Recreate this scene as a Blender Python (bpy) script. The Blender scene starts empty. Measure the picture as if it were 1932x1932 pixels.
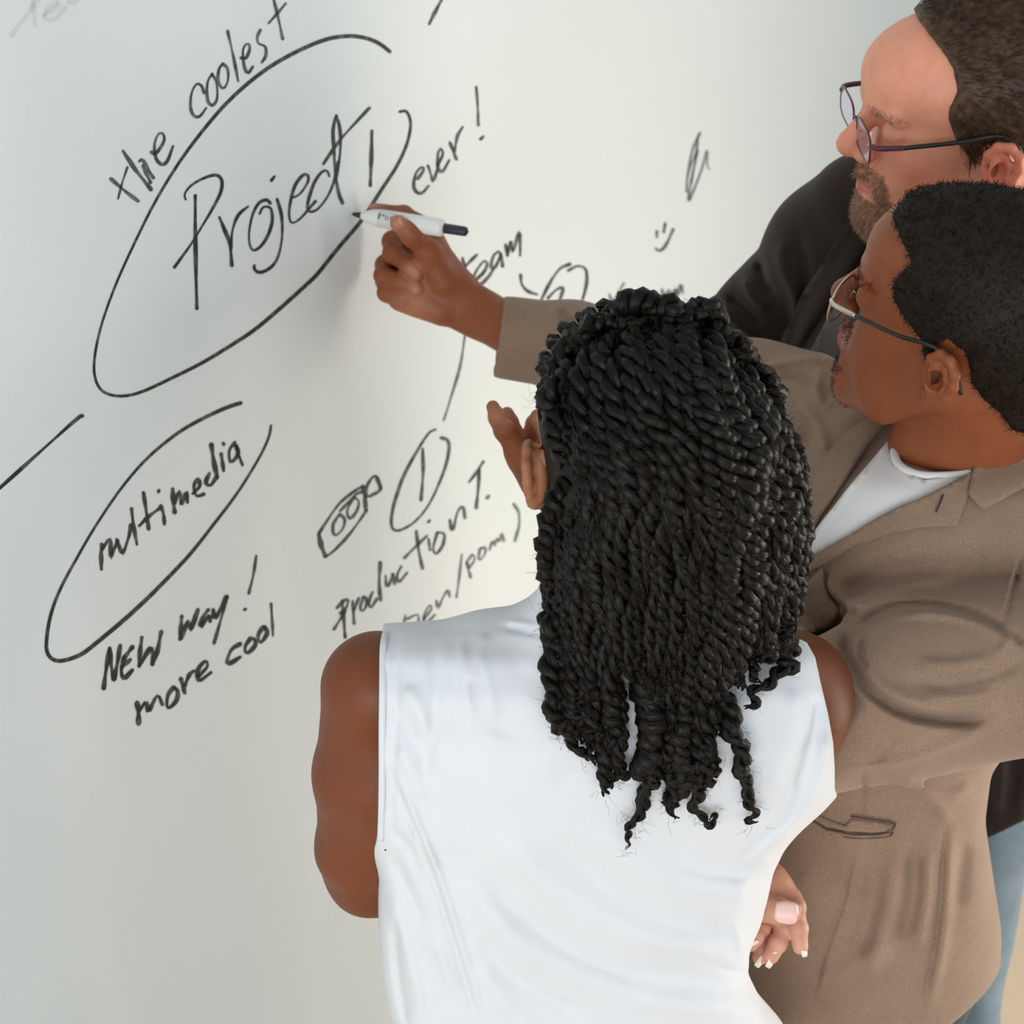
import bpy, bmesh, math, random
import numpy as np
from mathutils import Vector, Matrix, Euler
from mathutils.bvhtree import BVHTree
from mathutils.geometry import delaunay_2d_cdt

# ------------------------------------------------------------------ camera, sky, light, exposure
scene = bpy.context.scene
COL = scene.collection
PITCH = math.radians(30.0)
CAM_H = 2.4
FPX = 4000.0                     # focal length in pixels of a 1932 frame
cam_data = bpy.data.cameras.new('camera')
cam_data.sensor_width = 36.0
cam_data.lens = 36.0 * FPX / 1932.0
cam_data.clip_start = 0.05
cam_data.dof.use_dof = True
cam_data.dof.focus_distance = 1.80
cam_data.dof.aperture_fstop = 11.0
cam = bpy.data.objects.new('camera', cam_data)
COL.objects.link(cam)
cam.location = (0, 0, CAM_H)
cam.rotation_euler = (math.pi / 2 - PITCH, 0, 0)
scene.camera = cam

world = bpy.data.worlds.new('daylight')
scene.world = world
world.use_nodes = True
bg = world.node_tree.nodes['Background']
bg.inputs[0].default_value = (0.87, 0.95, 1.0, 1)
bg.inputs[1].default_value = 0.60

def area(name, loc, target, sx, sy, power, col):
    l = bpy.data.lights.new(name, 'AREA')
    l.shape = 'RECTANGLE'; l.size = sx; l.size_y = sy
    l.energy = power; l.color = col
    o = bpy.data.objects.new(name, l); COL.objects.link(o)
    o.location = loc
    d = Vector(target) - Vector(loc)
    o.rotation_euler = d.to_track_quat('-Z', 'Y').to_euler()
    return o
wl = area('window_light', (2.1, 2.0, 0.85), (0.4, 1.95, 0.75), 1.3, 1.1, 21, (1.0, 0.92, 0.82)); wl.data.spread = math.radians(130)
area('right_wall_fill', (2.6, 4.4, 2.3), (0.7, 3.8, 1.4), 1.5, 1.4, 11, (0.96, 0.98, 1.0))  # added fill lamp to lift the far right wall, no window modelled
area('left_wall_fill', (-0.7, -1.7, 1.5), (-0.5, 1.9, 0.8), 2.0, 1.8, 54, (0.93, 0.98, 1.0))  # extra fill lamp added to brighten the wall's left part, not a window
area('rear_window_light', (1.3, -2.2, 1.7), (-0.5, 1.9, 1.1), 3.2, 2.0, 32, (0.93, 0.98, 1.0))

vs = scene.view_settings
vs.view_transform = 'Standard'
vs.look = 'None'
vs.gamma = 1.0
vs.use_curve_mapping = False
vs.exposure = 0.0
scene.render.film_transparent = False
scene.cycles.max_bounces = 6

# ------------------------------------------------------------------ frames
sp, cp = math.sin(PITCH), math.cos(PITCH)
RT = np.array([1.0, 0, 0]); UP = np.array([0, sp, cp]); FW = np.array([0, cp, -sp])
CW = np.stack([RT, UP, FW])                      # rows: world vectors of the view axes
CORG = np.array([0, 0, CAM_H])
def V(px, py, z):                                # pixel and depth -> point in view axes (metres)
    return np.array([(px - 966.0) / FPX * z, (966.0 - py) / FPX * z, z])
def to_world(P): return np.asarray(P) @ CW + CORG
def to_view(P): return (np.asarray(P) - CORG) @ CW.T
def PW(px, py, z): return to_world(V(px, py, z))
WDOWN = CW @ np.array([0, 0, -1.0])              # world down in view axes

# ------------------------------------------------------------------ materials
def new_mat(name):
    m = bpy.data.materials.new(name); m.use_nodes = True
    nt = m.node_tree; b = nt.nodes['Principled BSDF']
    return m, nt, b
def N(nt, typ, **kw):
    n = nt.nodes.new(typ)
    for k, v in kw.items(): setattr(n, k, v)
    return n
def add_noise_bump(nt, b, scale, strength, dist, detail=4, vec=None, kind='noise'):
    tc = N(nt, 'ShaderNodeTexCoord')
    if kind == 'noise':
        t = N(nt, 'ShaderNodeTexNoise'); t.inputs['Scale'].default_value = scale; t.inputs['Detail'].default_value = detail
        out = t.outputs['Fac']
    elif kind == 'voronoi':
        t = N(nt, 'ShaderNodeTexVoronoi'); t.inputs['Scale'].default_value = scale
        out = t.outputs['Distance']
    nt.links.new(tc.outputs['Object'], t.inputs['Vector'])
    bp = N(nt, 'ShaderNodeBump'); bp.inputs['Strength'].default_value = strength; bp.inputs['Distance'].default_value = dist
    nt.links.new(out, bp.inputs['Height'])
    prev = b.inputs['Normal'].links
    if prev: nt.links.new(prev[0].from_socket, bp.inputs['Normal'])
    nt.links.new(bp.outputs['Normal'], b.inputs['Normal'])
    return t
def simple(name, col, rough=0.5, metal=0.0, spec=0.5):
    m, nt, b = new_mat(name)
    b.inputs['Base Color'].default_value = (*col, 1); b.inputs['Roughness'].default_value = rough
    b.inputs['Metallic'].default_value = metal; b.inputs['Specular IOR Level'].default_value = spec
    return m
def mottled(nt, b, src, scale, amt):
    """multiply a colour by a gentle procedural mottling"""
    tc = N(nt, 'ShaderNodeTexCoord'); t = N(nt, 'ShaderNodeTexNoise')
    t.inputs['Scale'].default_value = scale; t.inputs['Detail'].default_value = 5
    nt.links.new(tc.outputs['Object'], t.inputs['Vector'])
    mr = N(nt, 'ShaderNodeMapRange'); mr.inputs['From Min'].default_value = 0.3; mr.inputs['From Max'].default_value = 0.7
    mr.inputs['To Min'].default_value = 1 - amt; mr.inputs['To Max'].default_value = 1 + amt
    nt.links.new(t.outputs['Fac'], mr.inputs['Value'])
    mx = N(nt, 'ShaderNodeMix', data_type='RGBA', blend_type='MULTIPLY'); mx.inputs[0].default_value = 1
    cmb = N(nt, 'ShaderNodeCombineColor')
    for i in range(3): nt.links.new(mr.outputs[0], cmb.inputs[i])
    if hasattr(src, 'links'): nt.links.new(src, mx.inputs[6])
    else: mx.inputs[6].default_value = (*src, 1)
    nt.links.new(cmb.outputs[0], mx.inputs[7])
    nt.links.new(mx.outputs[2], b.inputs['Base Color'])
    return mx
def skin_mat(name, rough=0.48, sss=0.12):
    m, nt, b = new_mat(name)
    at = N(nt, 'ShaderNodeAttribute', attribute_name='tint')
    mottled(nt, b, at.outputs['Color'], 55, 0.07)
    b.inputs['Roughness'].default_value = rough; b.inputs['Specular IOR Level'].default_value = 0.32
    b.inputs['Subsurface Weight'].default_value = sss
    b.inputs['Subsurface Radius'].default_value = (0.9, 0.35, 0.2)
    b.inputs['Subsurface Scale'].default_value = 0.006
    add_noise_bump(nt, b, 420, 0.16, 0.0006)
    add_noise_bump(nt, b, 90, 0.10, 0.001)
    return m
def cloth_mat(name, col, weave=900, rough=0.9, bump=0.35, amt=0.06, sheen=0.15, heather=0.0):
    m, nt, b = new_mat(name)
    mx = mottled(nt, b, col, 25, amt)
    if heather > 0:                              # woven threads of two tones
        tc = N(nt, 'ShaderNodeTexCoord'); mp = N(nt, 'ShaderNodeMapping'); mp.inputs['Scale'].default_value = (1, 1, 0.3)
        nt.links.new(tc.outputs['Object'], mp.inputs['Vector'])
        t = N(nt, 'ShaderNodeTexNoise'); t.inputs['Scale'].default_value = weave * 2.0; t.inputs['Detail'].default_value = 2
        nt.links.new(mp.outputs[0], t.inputs['Vector'])
        mr = N(nt, 'ShaderNodeMapRange'); mr.inputs['From Min'].default_value = 0.3; mr.inputs['From Max'].default_value = 0.7
        mr.inputs['To Min'].default_value = 1 - heather; mr.inputs['To Max'].default_value = 1 + heather
        nt.links.new(t.outputs['Fac'], mr.inputs['Value'])
        cm = N(nt, 'ShaderNodeCombineColor')
        for i in range(3): nt.links.new(mr.outputs[0], cm.inputs[i])
        m2 = N(nt, 'ShaderNodeMix', data_type='RGBA', blend_type='MULTIPLY'); m2.inputs[0].default_value = 1
        nt.links.new(mx.outputs[2], m2.inputs[6]); nt.links.new(cm.outputs[0], m2.inputs[7])
        nt.links.new(m2.outputs[2], b.inputs['Base Color'])
    b.inputs['Roughness'].default_value = rough
    b.inputs['Specular IOR Level'].default_value = 0.2
    b.inputs['Sheen Weight'].default_value = sheen
    add_noise_bump(nt, b, weave, bump, 0.0006, 2)
    return m
def hair_mat(name, col, rough=0.42, spec=0.5, streak=True, var=0.4):
    m, nt, b = new_mat(name)
    mottled(nt, b, col, 160, var)
    b.inputs['Roughness'].default_value = rough
    b.inputs['Specular IOR Level'].default_value = spec
    if streak:
        uv = N(nt, 'ShaderNodeUVMap'); mp = N(nt, 'ShaderNodeMapping'); mp.inputs['Scale'].default_value = (14, 90, 1)
        mp.inputs['Rotation'].default_value = (0, 0, 0.0)
        nt.links.new(uv.outputs[0], mp.inputs['Vector'])
        t = N(nt, 'ShaderNodeTexNoise'); t.inputs['Scale'].default_value = 1.0; t.inputs['Detail'].default_value = 3
        nt.links.new(mp.outputs[0], t.inputs['Vector'])
        bp = N(nt, 'ShaderNodeBump'); bp.inputs['Strength'].default_value = 0.9; bp.inputs['Distance'].default_value = 0.0016
        nt.links.new(t.outputs['Fac'], bp.inputs['Height']); nt.links.new(bp.outputs['Normal'], b.inputs['Normal'])
    return m

# ------------------------------------------------------------------ object helpers
def tag(o, label=None, cat=None, group=None, kind=None):
    if label: o['label'] = label
    if cat: o['category'] = cat
    if group: o['group'] = group
    if kind: o['kind'] = kind
    return o
def empty(name, loc):
    o = bpy.data.objects.new(name, None); o.empty_display_size = 0.1
    COL.objects.link(o); o.location = loc
    return o
def world_loc(o):
    l = Vector((0, 0, 0))
    while o is not None:
        l = l + o.location; o = o.parent
    return l
def mesh_obj(name, verts, faces, mat, parent=None, smooth=True, colors=None, uvs=None):
    """verts in world metres; one mesh object"""
    verts = np.asarray(verts, dtype=np.float64)
    org = np.array(world_loc(parent)) if parent else np.zeros(3)
    me = bpy.data.meshes.new(name)
    if isinstance(faces, np.ndarray):
        nf, k = faces.shape
        me.vertices.add(len(verts)); me.vertices.foreach_set('co', (verts - org).astype(np.float32).ravel())
        me.loops.add(nf * k); me.loops.foreach_set('vertex_index', faces.astype(np.int32).ravel())
        me.polygons.add(nf); me.polygons.foreach_set('loop_start', np.arange(0, nf * k, k, dtype=np.int32))
        me.update(calc_edges=True)
    else:
        me.from_pydata([tuple(v) for v in (verts - org)], [], faces)
    if smooth: me.polygons.foreach_set('use_smooth', np.ones(len(me.polygons), dtype=bool))
    if colors is not None:
        a = me.color_attributes.new('tint', 'FLOAT_COLOR', 'POINT')
        c = np.ones((len(verts), 4), dtype=np.float32); c[:, :3] = colors
        a.data.foreach_set('color', c.ravel())
    if uvs is not None:
        l = me.uv_layers.new(name='UVMap')
        idx = np.zeros(len(me.loops), dtype=np.int32); me.loops.foreach_get('vertex_index', idx)
        l.data.foreach_set('uv', np.asarray(uvs, dtype=np.float32)[idx].ravel())
    me.materials.append(mat)
    me.update()
    o = bpy.data.objects.new(name, me); COL.objects.link(o)
    if parent: o.parent = parent
    return o

def catmull(pts, step=None, n=8):
    P = np.asarray(pts, dtype=float)
    if len(P) < 3:
        t = np.linspace(0, 1, n + 1)[:, None]
        return P[0] * (1 - t) + P[-1] * t
    Q = np.vstack([2 * P[0] - P[1], P, 2 * P[-1] - P[-2]])
    out = []
    for i in range(1, len(Q) - 2):
        t = np.linspace(0, 1, n, endpoint=False)[:, None]
        a, b, c, d = Q[i - 1], Q[i], Q[i + 1], Q[i + 2]
        out.append(0.5 * ((2 * b) + (-a + c) * t + (2 * a - 5 * b + 4 * c - d) * t ** 2 + (-a + 3 * b - 3 * c + d) * t ** 3))
    out.append(P[-1:])
    return np.vstack(out)
def resample(P, step):
    d = np.r_[0, np.cumsum(np.linalg.norm(np.diff(P[:, :3], axis=0), axis=1))]
    n = max(2, int(d[-1] / step) + 1)
    s = np.linspace(0, d[-1], n)
    return np.stack([np.interp(s, d, P[:, k]) for k in range(P.shape[1])], axis=1)
def tube(path, radii, sides=8, closed=False, cap=True, flat=None):
    """tube along a path (n,3) -> verts, quads (np), uvs"""
    P = np.asarray(path, float); n = len(P)
    R = np.broadcast_to(np.asarray(radii, float), (n,)) if np.ndim(radii) < 2 else None
    T = np.gradient(P, axis=0)
    if closed: T = np.roll(P, -1, 0) - np.roll(P, 1, 0)
    T /= np.linalg.norm(T, axis=1)[:, None] + 1e-12
    ref = np.array([0, 0, 1.0]) if abs(T[0, 2]) < 0.9 else np.array([1.0, 0, 0])
    u = np.cross(T[0], ref); u /= np.linalg.norm(u)
    U = np.zeros_like(P)
    for i in range(n):
        u = u - T[i] * (u @ T[i]); u /= np.linalg.norm(u) + 1e-12
        U[i] = u
    W = np.cross(T, U)
    a = np.linspace(0, 2 * math.pi, sides, endpoint=False)
    fu, fw = (1, 1) if flat is None else flat
    ring = P[:, None] + (np.cos(a)[None, :, None] * U[:, None] * fu + np.sin(a)[None, :, None] * W[:, None] * fw) * R[:, None, None]
    verts = ring.reshape(-1, 3)
    i = np.arange(n if closed else n - 1)[:, None]; j = np.arange(sides)[None]
    i2 = (i + 1) % n; j2 = (j + 1) % sides
    q = np.stack(np.broadcast_arrays(i * sides + j, i * sides + j2, i2 * sides + j2, i2 * sides + j), -1).reshape(-1, 4)
    L = np.r_[0, np.cumsum(np.linalg.norm(np.diff(P, axis=0), axis=1))]
    uv = np.stack([np.tile(np.arange(sides) / sides, n), np.repeat(L, sides)], 1)
    if cap and not closed:
        e = len(verts)
        verts = np.vstack([verts, P[0:1] - T[0:1] * R[0] * 0.6, P[-1:] + T[-1:] * R[-1] * 0.6])
        jj = np.arange(sides)
        q0 = np.stack([jj * 0 + e, (jj + 1) % sides, jj, jj], 1)
        b = (n - 1) * sides
        q1 = np.stack([jj * 0 + e + 1, b + jj, b + (jj + 1) % sides, b + (jj + 1) % sides], 1)
        tri = np.vstack([q0, q1])
        uv = np.vstack([uv, [[0, 0], [0, L[-1]]]])
        return verts, q, uv, tri[:, :3]
    return verts, q, uv, np.zeros((0, 3), int)
class Bag:
    """collects pieces and links them as one mesh object"""
    def __init__(s): s.v = []; s.f = []; s.uv = []; s.n = 0
    def add(s, verts, faces, uv=None):
        s.v.append(np.asarray(verts, float))
        for f in faces: 
            s.f.append(np.asarray(f, int) + s.n)
        s.uv.append(uv if uv is not None else np.zeros((len(verts), 2)))
        s.n += len(verts)
    def tube(s, path, r, sides=8, **k):
        v, q, uv, t = tube(path, r, sides, **k)
        s.v.append(v); s.uv.append(uv)
        s.f.append(np.hstack([q + s.n])) ; s.tr = getattr(s, 'tr', []); s.tr.append(t + s.n)
        s.n += len(v)
    def build(s, name, mat, parent=None, smooth=True):
        quads = [f for f in s.f if f.ndim == 2 and f.shape[1] == 4]
        tris = [f for f in s.f if f.ndim == 2 and f.shape[1] == 3] + getattr(s, 'tr', [])
        singles = [f for f in s.f if f.ndim == 1]
        V_ = np.vstack(s.v)
        loops = []; starts = []; c = 0
        for arr in quads + tris:
            if len(arr) == 0: continue
            k = arr.shape[1]
            loops.append(arr.ravel()); starts.append(c + np.arange(0, len(arr) * k, k)); c += len(arr) * k
        for f in singles:
            loops.append(f); starts.append(np.array([c])); c += len(f)
        org = np.array(world_loc(parent)) if parent else np.zeros(3)
        me = bpy.data.meshes.new(name)
        me.vertices.add(len(V_)); me.vertices.foreach_set('co', (V_ - org).astype(np.float32).ravel())
        L = np.concatenate(loops).astype(np.int32); S_ = np.concatenate(starts).astype(np.int32)
        me.loops.add(len(L)); me.loops.foreach_set('vertex_index', L)
        me.polygons.add(len(S_)); me.polygons.foreach_set('loop_start', S_)
        me.update(calc_edges=True)
        if smooth: me.polygons.foreach_set('use_smooth', np.ones(len(me.polygons), dtype=bool))
        l = me.uv_layers.new(name='UVMap'); l.data.foreach_set('uv', np.vstack(s.uv).astype(np.float32)[L].ravel())
        me.materials.append(mat); me.update()
        o = bpy.data.objects.new(name, me); COL.objects.link(o)
        if parent: o.parent = parent
        return o
def strands(paths, r0, r1, sides=3):
    """many short hairs, all with the same number of points: paths (m,k,3) -> verts, quads"""
    P = np.asarray(paths, float); m, k, _ = P.shape
    T = np.gradient(P, axis=1); T /= np.linalg.norm(T, axis=2, keepdims=True) + 1e-12
    ref = np.array([0.31, 0.52, 0.79])
    U = np.cross(T, ref); U /= np.linalg.norm(U, axis=2, keepdims=True) + 1e-9
    W = np.cross(T, U)
    a = np.linspace(0, 2 * math.pi, sides, endpoint=False)
    R = np.linspace(r0, r1, k)[None, :, None, None]
    ring = P[:, :, None] + R * (np.cos(a)[None, None, :, None] * U[:, :, None] + np.sin(a)[None, None, :, None] * W[:, :, None])
    verts = ring.reshape(-1, 3)
    b = (np.arange(m) * k * sides)[:, None, None]; i = np.arange(k - 1)[None, :, None] * sides; j = np.arange(sides)[None, None]
    j2 = (j + 1) % sides
    q = np.stack(np.broadcast_arrays(b + i + j, b + i + j2, b + i + sides + j2, b + i + sides + j), -1).reshape(-1, 4)
    return verts, q

# ------------------------------------------------------------------ signed distance modelling (view axes, metres)
def smin(a, b, k):
    if k <= 0: return np.minimum(a, b)
    h = np.maximum(k - np.abs(a - b), 0) / k
    return np.minimum(a, b) - h * h * k * 0.25
def smax(a, b, k): return -smin(-a, -b, k)
def poly_sdf(P2, poly):
    """signed distance (negative inside) from 2-D points to a polygon"""
    A = np.asarray(poly, float); d = np.full(len(P2), 1e9); inside = np.zeros(len(P2), bool)
    for i in range(len(A)):
        a = A[i]; b = A[(i + 1) % len(A)]; e = b - a; w = P2 - a
        t = np.clip((w @ e) / (e @ e), 0, 1); q = w - t[:, None] * e
        d = np.minimum(d, np.sum(q * q, 1))
        c1 = P2[:, 1] >= a[1]; c2 = P2[:, 1] < b[1]; c3 = e[0] * w[:, 1] > e[1] * w[:, 0]
        inside ^= (c1 & c2 & c3) | (~c1 & ~c2 & ~c3)
    return np.sqrt(d) * np.where(inside, -1, 1)
class Sdf:
    def __init__(s): s.ops = []; s.k = 0.012
    def _add(s, f, lo, hi, op, k):
        s.ops.append((f, np.asarray(lo, float), np.asarray(hi, float), op, s.k if k is None else k))
    def cap(s, a, b, ra, rb=None, k=None, op='u', flat=None):
        a = np.asarray(a, float); b = np.asarray(b, float); rb = ra if rb is None else rb
        ba = b - a; L = max(ba @ ba, 1e-12)
        fn = None
        if flat is not None: fn = np.asarray(flat[0], float) / np.linalg.norm(flat[0]); fs = flat[1]
        def f(P):
            pa = P - a; t = np.clip(pa @ ba / L, 0, 1)
            q = pa - t[:, None] * ba
            r = ra + (rb - ra) * t
            if fn is not None:
                c = q @ fn
                d2 = np.sum(q * q, 1) - c * c + (c / fs) ** 2
                dd = np.sqrt(d2)
                return (dd - r) * min(1, fs)
            return np.sqrt(np.sum(q * q, 1)) - r
        R = max(ra, rb) * (max(1, flat[1]) if flat is not None else 1)
        s._add(f, np.minimum(a, b) - R, np.maximum(a, b) + R, op, k)
    def chain(s, pts, radii, k=None, op='u', **kw):
        for i in range(len(pts) - 1):
            s.cap(pts[i], pts[i + 1], radii[i], radii[i + 1], k=k, op=op, **kw)
    def ell(s, c, r, ax=None, k=None, op='u'):
        c = np.asarray(c, float); r = np.asarray(r, float)
        A = np.eye(3) if ax is None else np.asarray(ax, float)     # rows = unit axes
        def f(P):
            q = (P - c) @ A.T
            k1 = np.sqrt(np.sum((q / r) ** 2, 1)); k2 = np.sqrt(np.sum((q / r ** 2) ** 2, 1)) + 1e-9
            return k1 * (k1 - 1) / k2
        e = np.sqrt(((A * r[:, None]) ** 2).sum(0))
        s._add(f, c - e, c + e, op, k)
    def prof(s, rows, k=None, op='u', p=2.4, cut=True):
        """body of stacked sections: rows = (py, x_left, x_right, z_centre, half_depth) in pixels / metres"""
        rows = np.asarray(rows, float)
        z = rows[:, 3]
        Y = (966 - rows[:, 0]) / FPX * z
        XL = (rows[:, 1] - 966) / FPX * z; XR = (rows[:, 2] - 966) / FPX * z
        o = np.argsort(Y); Y = Y[o]; XL = XL[o]; XR = XR[o]; z = z[o]; hb = rows[o, 4]
        yy = np.linspace(Y[0], Y[-1], 160)
        def sm(a):
            g = np.interp(yy, Y, a); w = np.hanning(9); w /= w.sum()
            return np.convolve(np.pad(g, 4, 'edge'), w, 'valid')
        xl, xr, zc, hd = sm(XL), sm(XR), sm(z), sm(hb)
        def f(P):
            y = P[:, 1]
            l = np.interp(y, yy, xl); r_ = np.interp(y, yy, xr); c = (l + r_) / 2; a = (r_ - l) / 2
            zz = np.interp(y, yy, zc); b = np.interp(y, yy, hd)
            u = np.abs(P[:, 0] - c) / a; v = np.abs(P[:, 2] - zz) / b
            g = (u ** p + v ** p) ** (1 / p)
            d = (g - 1) * np.minimum(a, b)
            dy = np.maximum(Y[0] - y, y - Y[-1])
            return smax(d, dy, 0.02)
        s._add(f, [XL.min(), Y[0], (z - hb).min()], [XR.max(), Y[-1], (z + hb).max()], op, k)
    def plane(s, pt, nrm, k=0.002):
        """keep the side opposite to nrm"""
        pt = np.asarray(pt, float); n = np.asarray(nrm, float); n = n / np.linalg.norm(n)
        s._add(lambda P: -((P - pt) @ n), [-9] * 3, [9] * 3, 's', k)
    def folds(s, lines, zlim=None):
        """soft creases: (list of px points, width_px, height_m); positive stands proud"""
        segs = []
        for pts, w, h in lines:
            Q = catmull(np.asarray(pts, float), n=4)
            segs.append((Q, w, h))
        def f(P):
            px = 966 + FPX * P[:, 0] / P[:, 2]; py = 966 - FPX * P[:, 1] / P[:, 2]
            out = np.zeros(len(P))
            for Q, w, h in segs:
                lo = Q.min(0) - 3 * w; hi = Q.max(0) + 3 * w
                m = (px > lo[0]) & (px < hi[0]) & (py > lo[1]) & (py < hi[1])
                if zlim is not None: m &= P[:, 2] < zlim
                if not m.any(): continue
                x = px[m]; y = py[m]; best = np.full(len(x), 1e9); tt = np.zeros(len(x))
                for i in range(len(Q) - 1):
                    a = Q[i]; b = Q[i + 1] - a; L = b @ b + 1e-9
                    t = np.clip(((x - a[0]) * b[0] + (y - a[1]) * b[1]) / L, 0, 1)
                    d = (x - a[0] - t * b[0]) ** 2 + (y - a[1] - t * b[1]) ** 2
                    nb = d < best; best = np.where(nb, d, best); tt = np.where(nb, (i + t) / (len(Q) - 1), tt)
                fade = np.clip(np.minimum(tt, 1 - tt) * 5, 0, 1); fade = fade * fade * (3 - 2 * fade)
                out[m] += h * np.exp(-best / (w * w)) * (0.15 + 0.85 * fade)
            return -out
        s._add(f, [-9] * 3, [9] * 3, 'd', 0)
    def cutpoly(s, poly, k=.002, keep=False):
        """cut away (or keep) what lies within an outline given in frame pixels"""
        A = np.asarray(poly, float); sg = -1.0 if keep else 1.0
        def f(P):
            px = 966 + FPX * P[:, 0] / P[:, 2]; py = 966 - FPX * P[:, 1] / P[:, 2]
            return sg * poly_sdf(np.stack([px, py], 1), A) * P[:, 2] / FPX
        s._add(f, [-9] * 3, [9] * 3, 's', k)
    def disp(s, fn): s._add(fn, [-9] * 3, [9] * 3, 'd', 0)
    def apply(s, D, d, op, k):
        if op == 'u': return smin(D, d, k)
        if op == 's': return smax(D, -d, k)
        if op == 'd': return D + d
        return D
    def eval(s, P, cull=True):
        D = np.full(len(P), 1.0)
        for f, lo, hi, op, k in s.ops:
            if cull and lo[0] > -8:
                m = np.all((P > lo - k - 0.02) & (P < hi + k + 0.02), axis=1)
                if not m.any(): continue
                D[m] = s.apply(D[m], f(P[m]), op, k)
            else: D = s.apply(D, f(P), op, k)
        return D
    def mesh(s, vox, newton=1, region=None):
        B = 8
        U = [o for o in s.ops if o[3] == 'u']
        pad = 3 * vox + .004 + max(o[4] for o in U) * .3
        lo = np.min([o[1] for o in U], 0) - pad; hi = np.max([o[2] for o in U], 0) + pad
        nb = np.ceil((hi - lo) / (B * vox)).astype(int)
        g = np.stack(np.meshgrid(*[np.arange(n) for n in nb], indexing='ij'), -1).reshape(-1, 3)
        c = lo + (g + 0.5) * B * vox
        D = np.full(len(c), 1.0); rad = B * vox * 0.87
        for f, l, h, op, k in s.ops:
            if l[0] > -8:
                m = np.all((c > l - k - rad * 2 - 0.02) & (c < h + k + rad * 2 + 0.02), axis=1)
            else: m = np.ones(len(c), bool)
            if m.any(): D[m] = s.apply(D[m], f(c[m]), op, k)
        keep = np.abs(D) < rad * 2.3
        if region is not None: keep &= region(c)
        g = g[keep]
        ax = np.arange(B + 1)
        off = np.stack(np.meshgrid(ax, ax, ax, indexing='ij'), -1).reshape(-1, 3)
        n = len(g); M = len(off)
        VAL = np.full((n, M), 1.0, dtype=np.float32)
        blo = lo + g * B * vox; bhi = blo + B * vox
        for f, l, h, op, k in s.ops:
            if l[0] > -8:
                g_ = k * 1.6 + .012 + vox * 3
                m = np.all((bhi > l - g_) & (blo < h + g_), axis=1)
            else: m = np.ones(n, bool)
            idx = np.nonzero(m)[0]
            for st in range(0, len(idx), 1500):
                ii = idx[st:st + 1500]
                P = (blo[ii][:, None] + off[None] * vox).reshape(-1, 3)
                VAL[ii] = s.apply(VAL[ii].ravel().astype(float), f(P), op, k).reshape(-1, M)
        VAL = VAL.reshape(n, B + 1, B + 1, B + 1)
        VAL[VAL == 0] = 1e-7
        cs = [VAL[:, i:i + B, j:j + B, k:k + B] for i in (0, 1) for j in (0, 1) for k in (0, 1)]
        neg = sum((x < 0).astype(np.int8) for x in cs)
        act = (neg > 0) & (neg < 8)
        bi, ci, cj, ck = np.nonzero(act)
        CV = np.stack([x[act] for x in cs], 1).astype(float)
        corners = np.array([(i, j, k) for i in (0, 1) for j in (0, 1) for k in (0, 1)])
        cell = g[bi] * B + np.stack([ci, cj, ck], 1)
        acc = np.zeros((len(cell), 3)); cnt = np.zeros(len(cell))
        for a in range(8):
            for b in range(a + 1, 8):
                if np.abs(corners[a] - corners[b]).sum() != 1: continue
                va, vb = CV[:, a], CV[:, b]; m = (va < 0) != (vb < 0)
                t = np.where(m, va / np.where(m, va - vb, 1), 0)
                p = corners[a] + t[:, None] * (corners[b] - corners[a])
                acc += p * m[:, None]; cnt += m
        verts = lo + (cell + acc / cnt[:, None]) * vox
        DIM = nb * B + 4
        def key(c_): return ((c_[:, 0] + 1) * DIM[1] + (c_[:, 1] + 1)) * DIM[2] + c_[:, 2] + 1
        K = key(cell); order = np.argsort(K); Ks = K[order]
        def find(c_):
            kk = key(c_); i = np.searchsorted(Ks, kk); i = np.clip(i, 0, len(Ks) - 1)
            ok = Ks[i] == kk
            return order[i], ok
        faces = []
        dirs = {0: (4, np.array([0, 1, 0]), np.array([0, 0, 1])), 1: (2, np.array([0, 0, 1]), np.array([1, 0, 0])), 2: (1, np.array([1, 0, 0]), np.array([0, 1, 0]))}
        for d, (ci2, e1, e2) in dirs.items():
            v0 = CV[:, 0] < 0; v1 = CV[:, ci2] < 0; m = v0 != v1
            c0 = cell[m]; i0 = np.nonzero(m)[0]
            i1, o1 = find(c0 - e1); i2, o2 = find(c0 - e1 - e2); i3, o3 = find(c0 - e2)
            ok = o1 & o2 & o3
            q = np.stack([i0, i1, i2, i3], 1)[ok]; inside = v0[m][ok]
            q[inside] = q[inside][:, ::-1]
            faces.append(q)
        F = np.vstack(faces)
        for _ in range(newton):
            e = vox * 0.5
            d0 = s.eval(verts)
            G = np.stack([s.eval(verts + np.eye(3)[i] * e) - d0 for i in range(3)], 1) / e
            gl = np.sum(G * G, 1) + 1e-6
            st = np.clip(d0 / gl, -vox * 0.7, vox * 0.7)
            verts = verts - G * st[:, None]
        return verts, F

class Frame:
    """local frame (x forward, y left, z up) placed in view axes"""
    def __init__(s, c, yaw, pitch=0, roll=0, scale=1.0):
        d = np.array([-math.cos(yaw), math.sin(yaw), 0.0])         # facing, world
        z = np.array([0, 0, 1.0]); l = np.cross(z, d)
        f = d * math.cos(pitch) + z * math.sin(pitch)
        u = np.cross(f, l)
        l2 = l * math.cos(roll) + u * math.sin(roll); u2 = u * math.cos(roll) - l * math.sin(roll)
        s.Rw = np.stack([f, l2, u2])                                # rows: local axes in world
        s.R = s.Rw @ CW.T                                           # rows: local axes in view axes
        s.c = np.asarray(c, float); s.sc = scale
    def pt(s, p): return s.c + (np.asarray(p, float) * s.sc) @ s.R
    def inv(s, P): return (P - s.c) @ s.R.T / s.sc
    def world(s, p): return to_world(s.pt(p))

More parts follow.
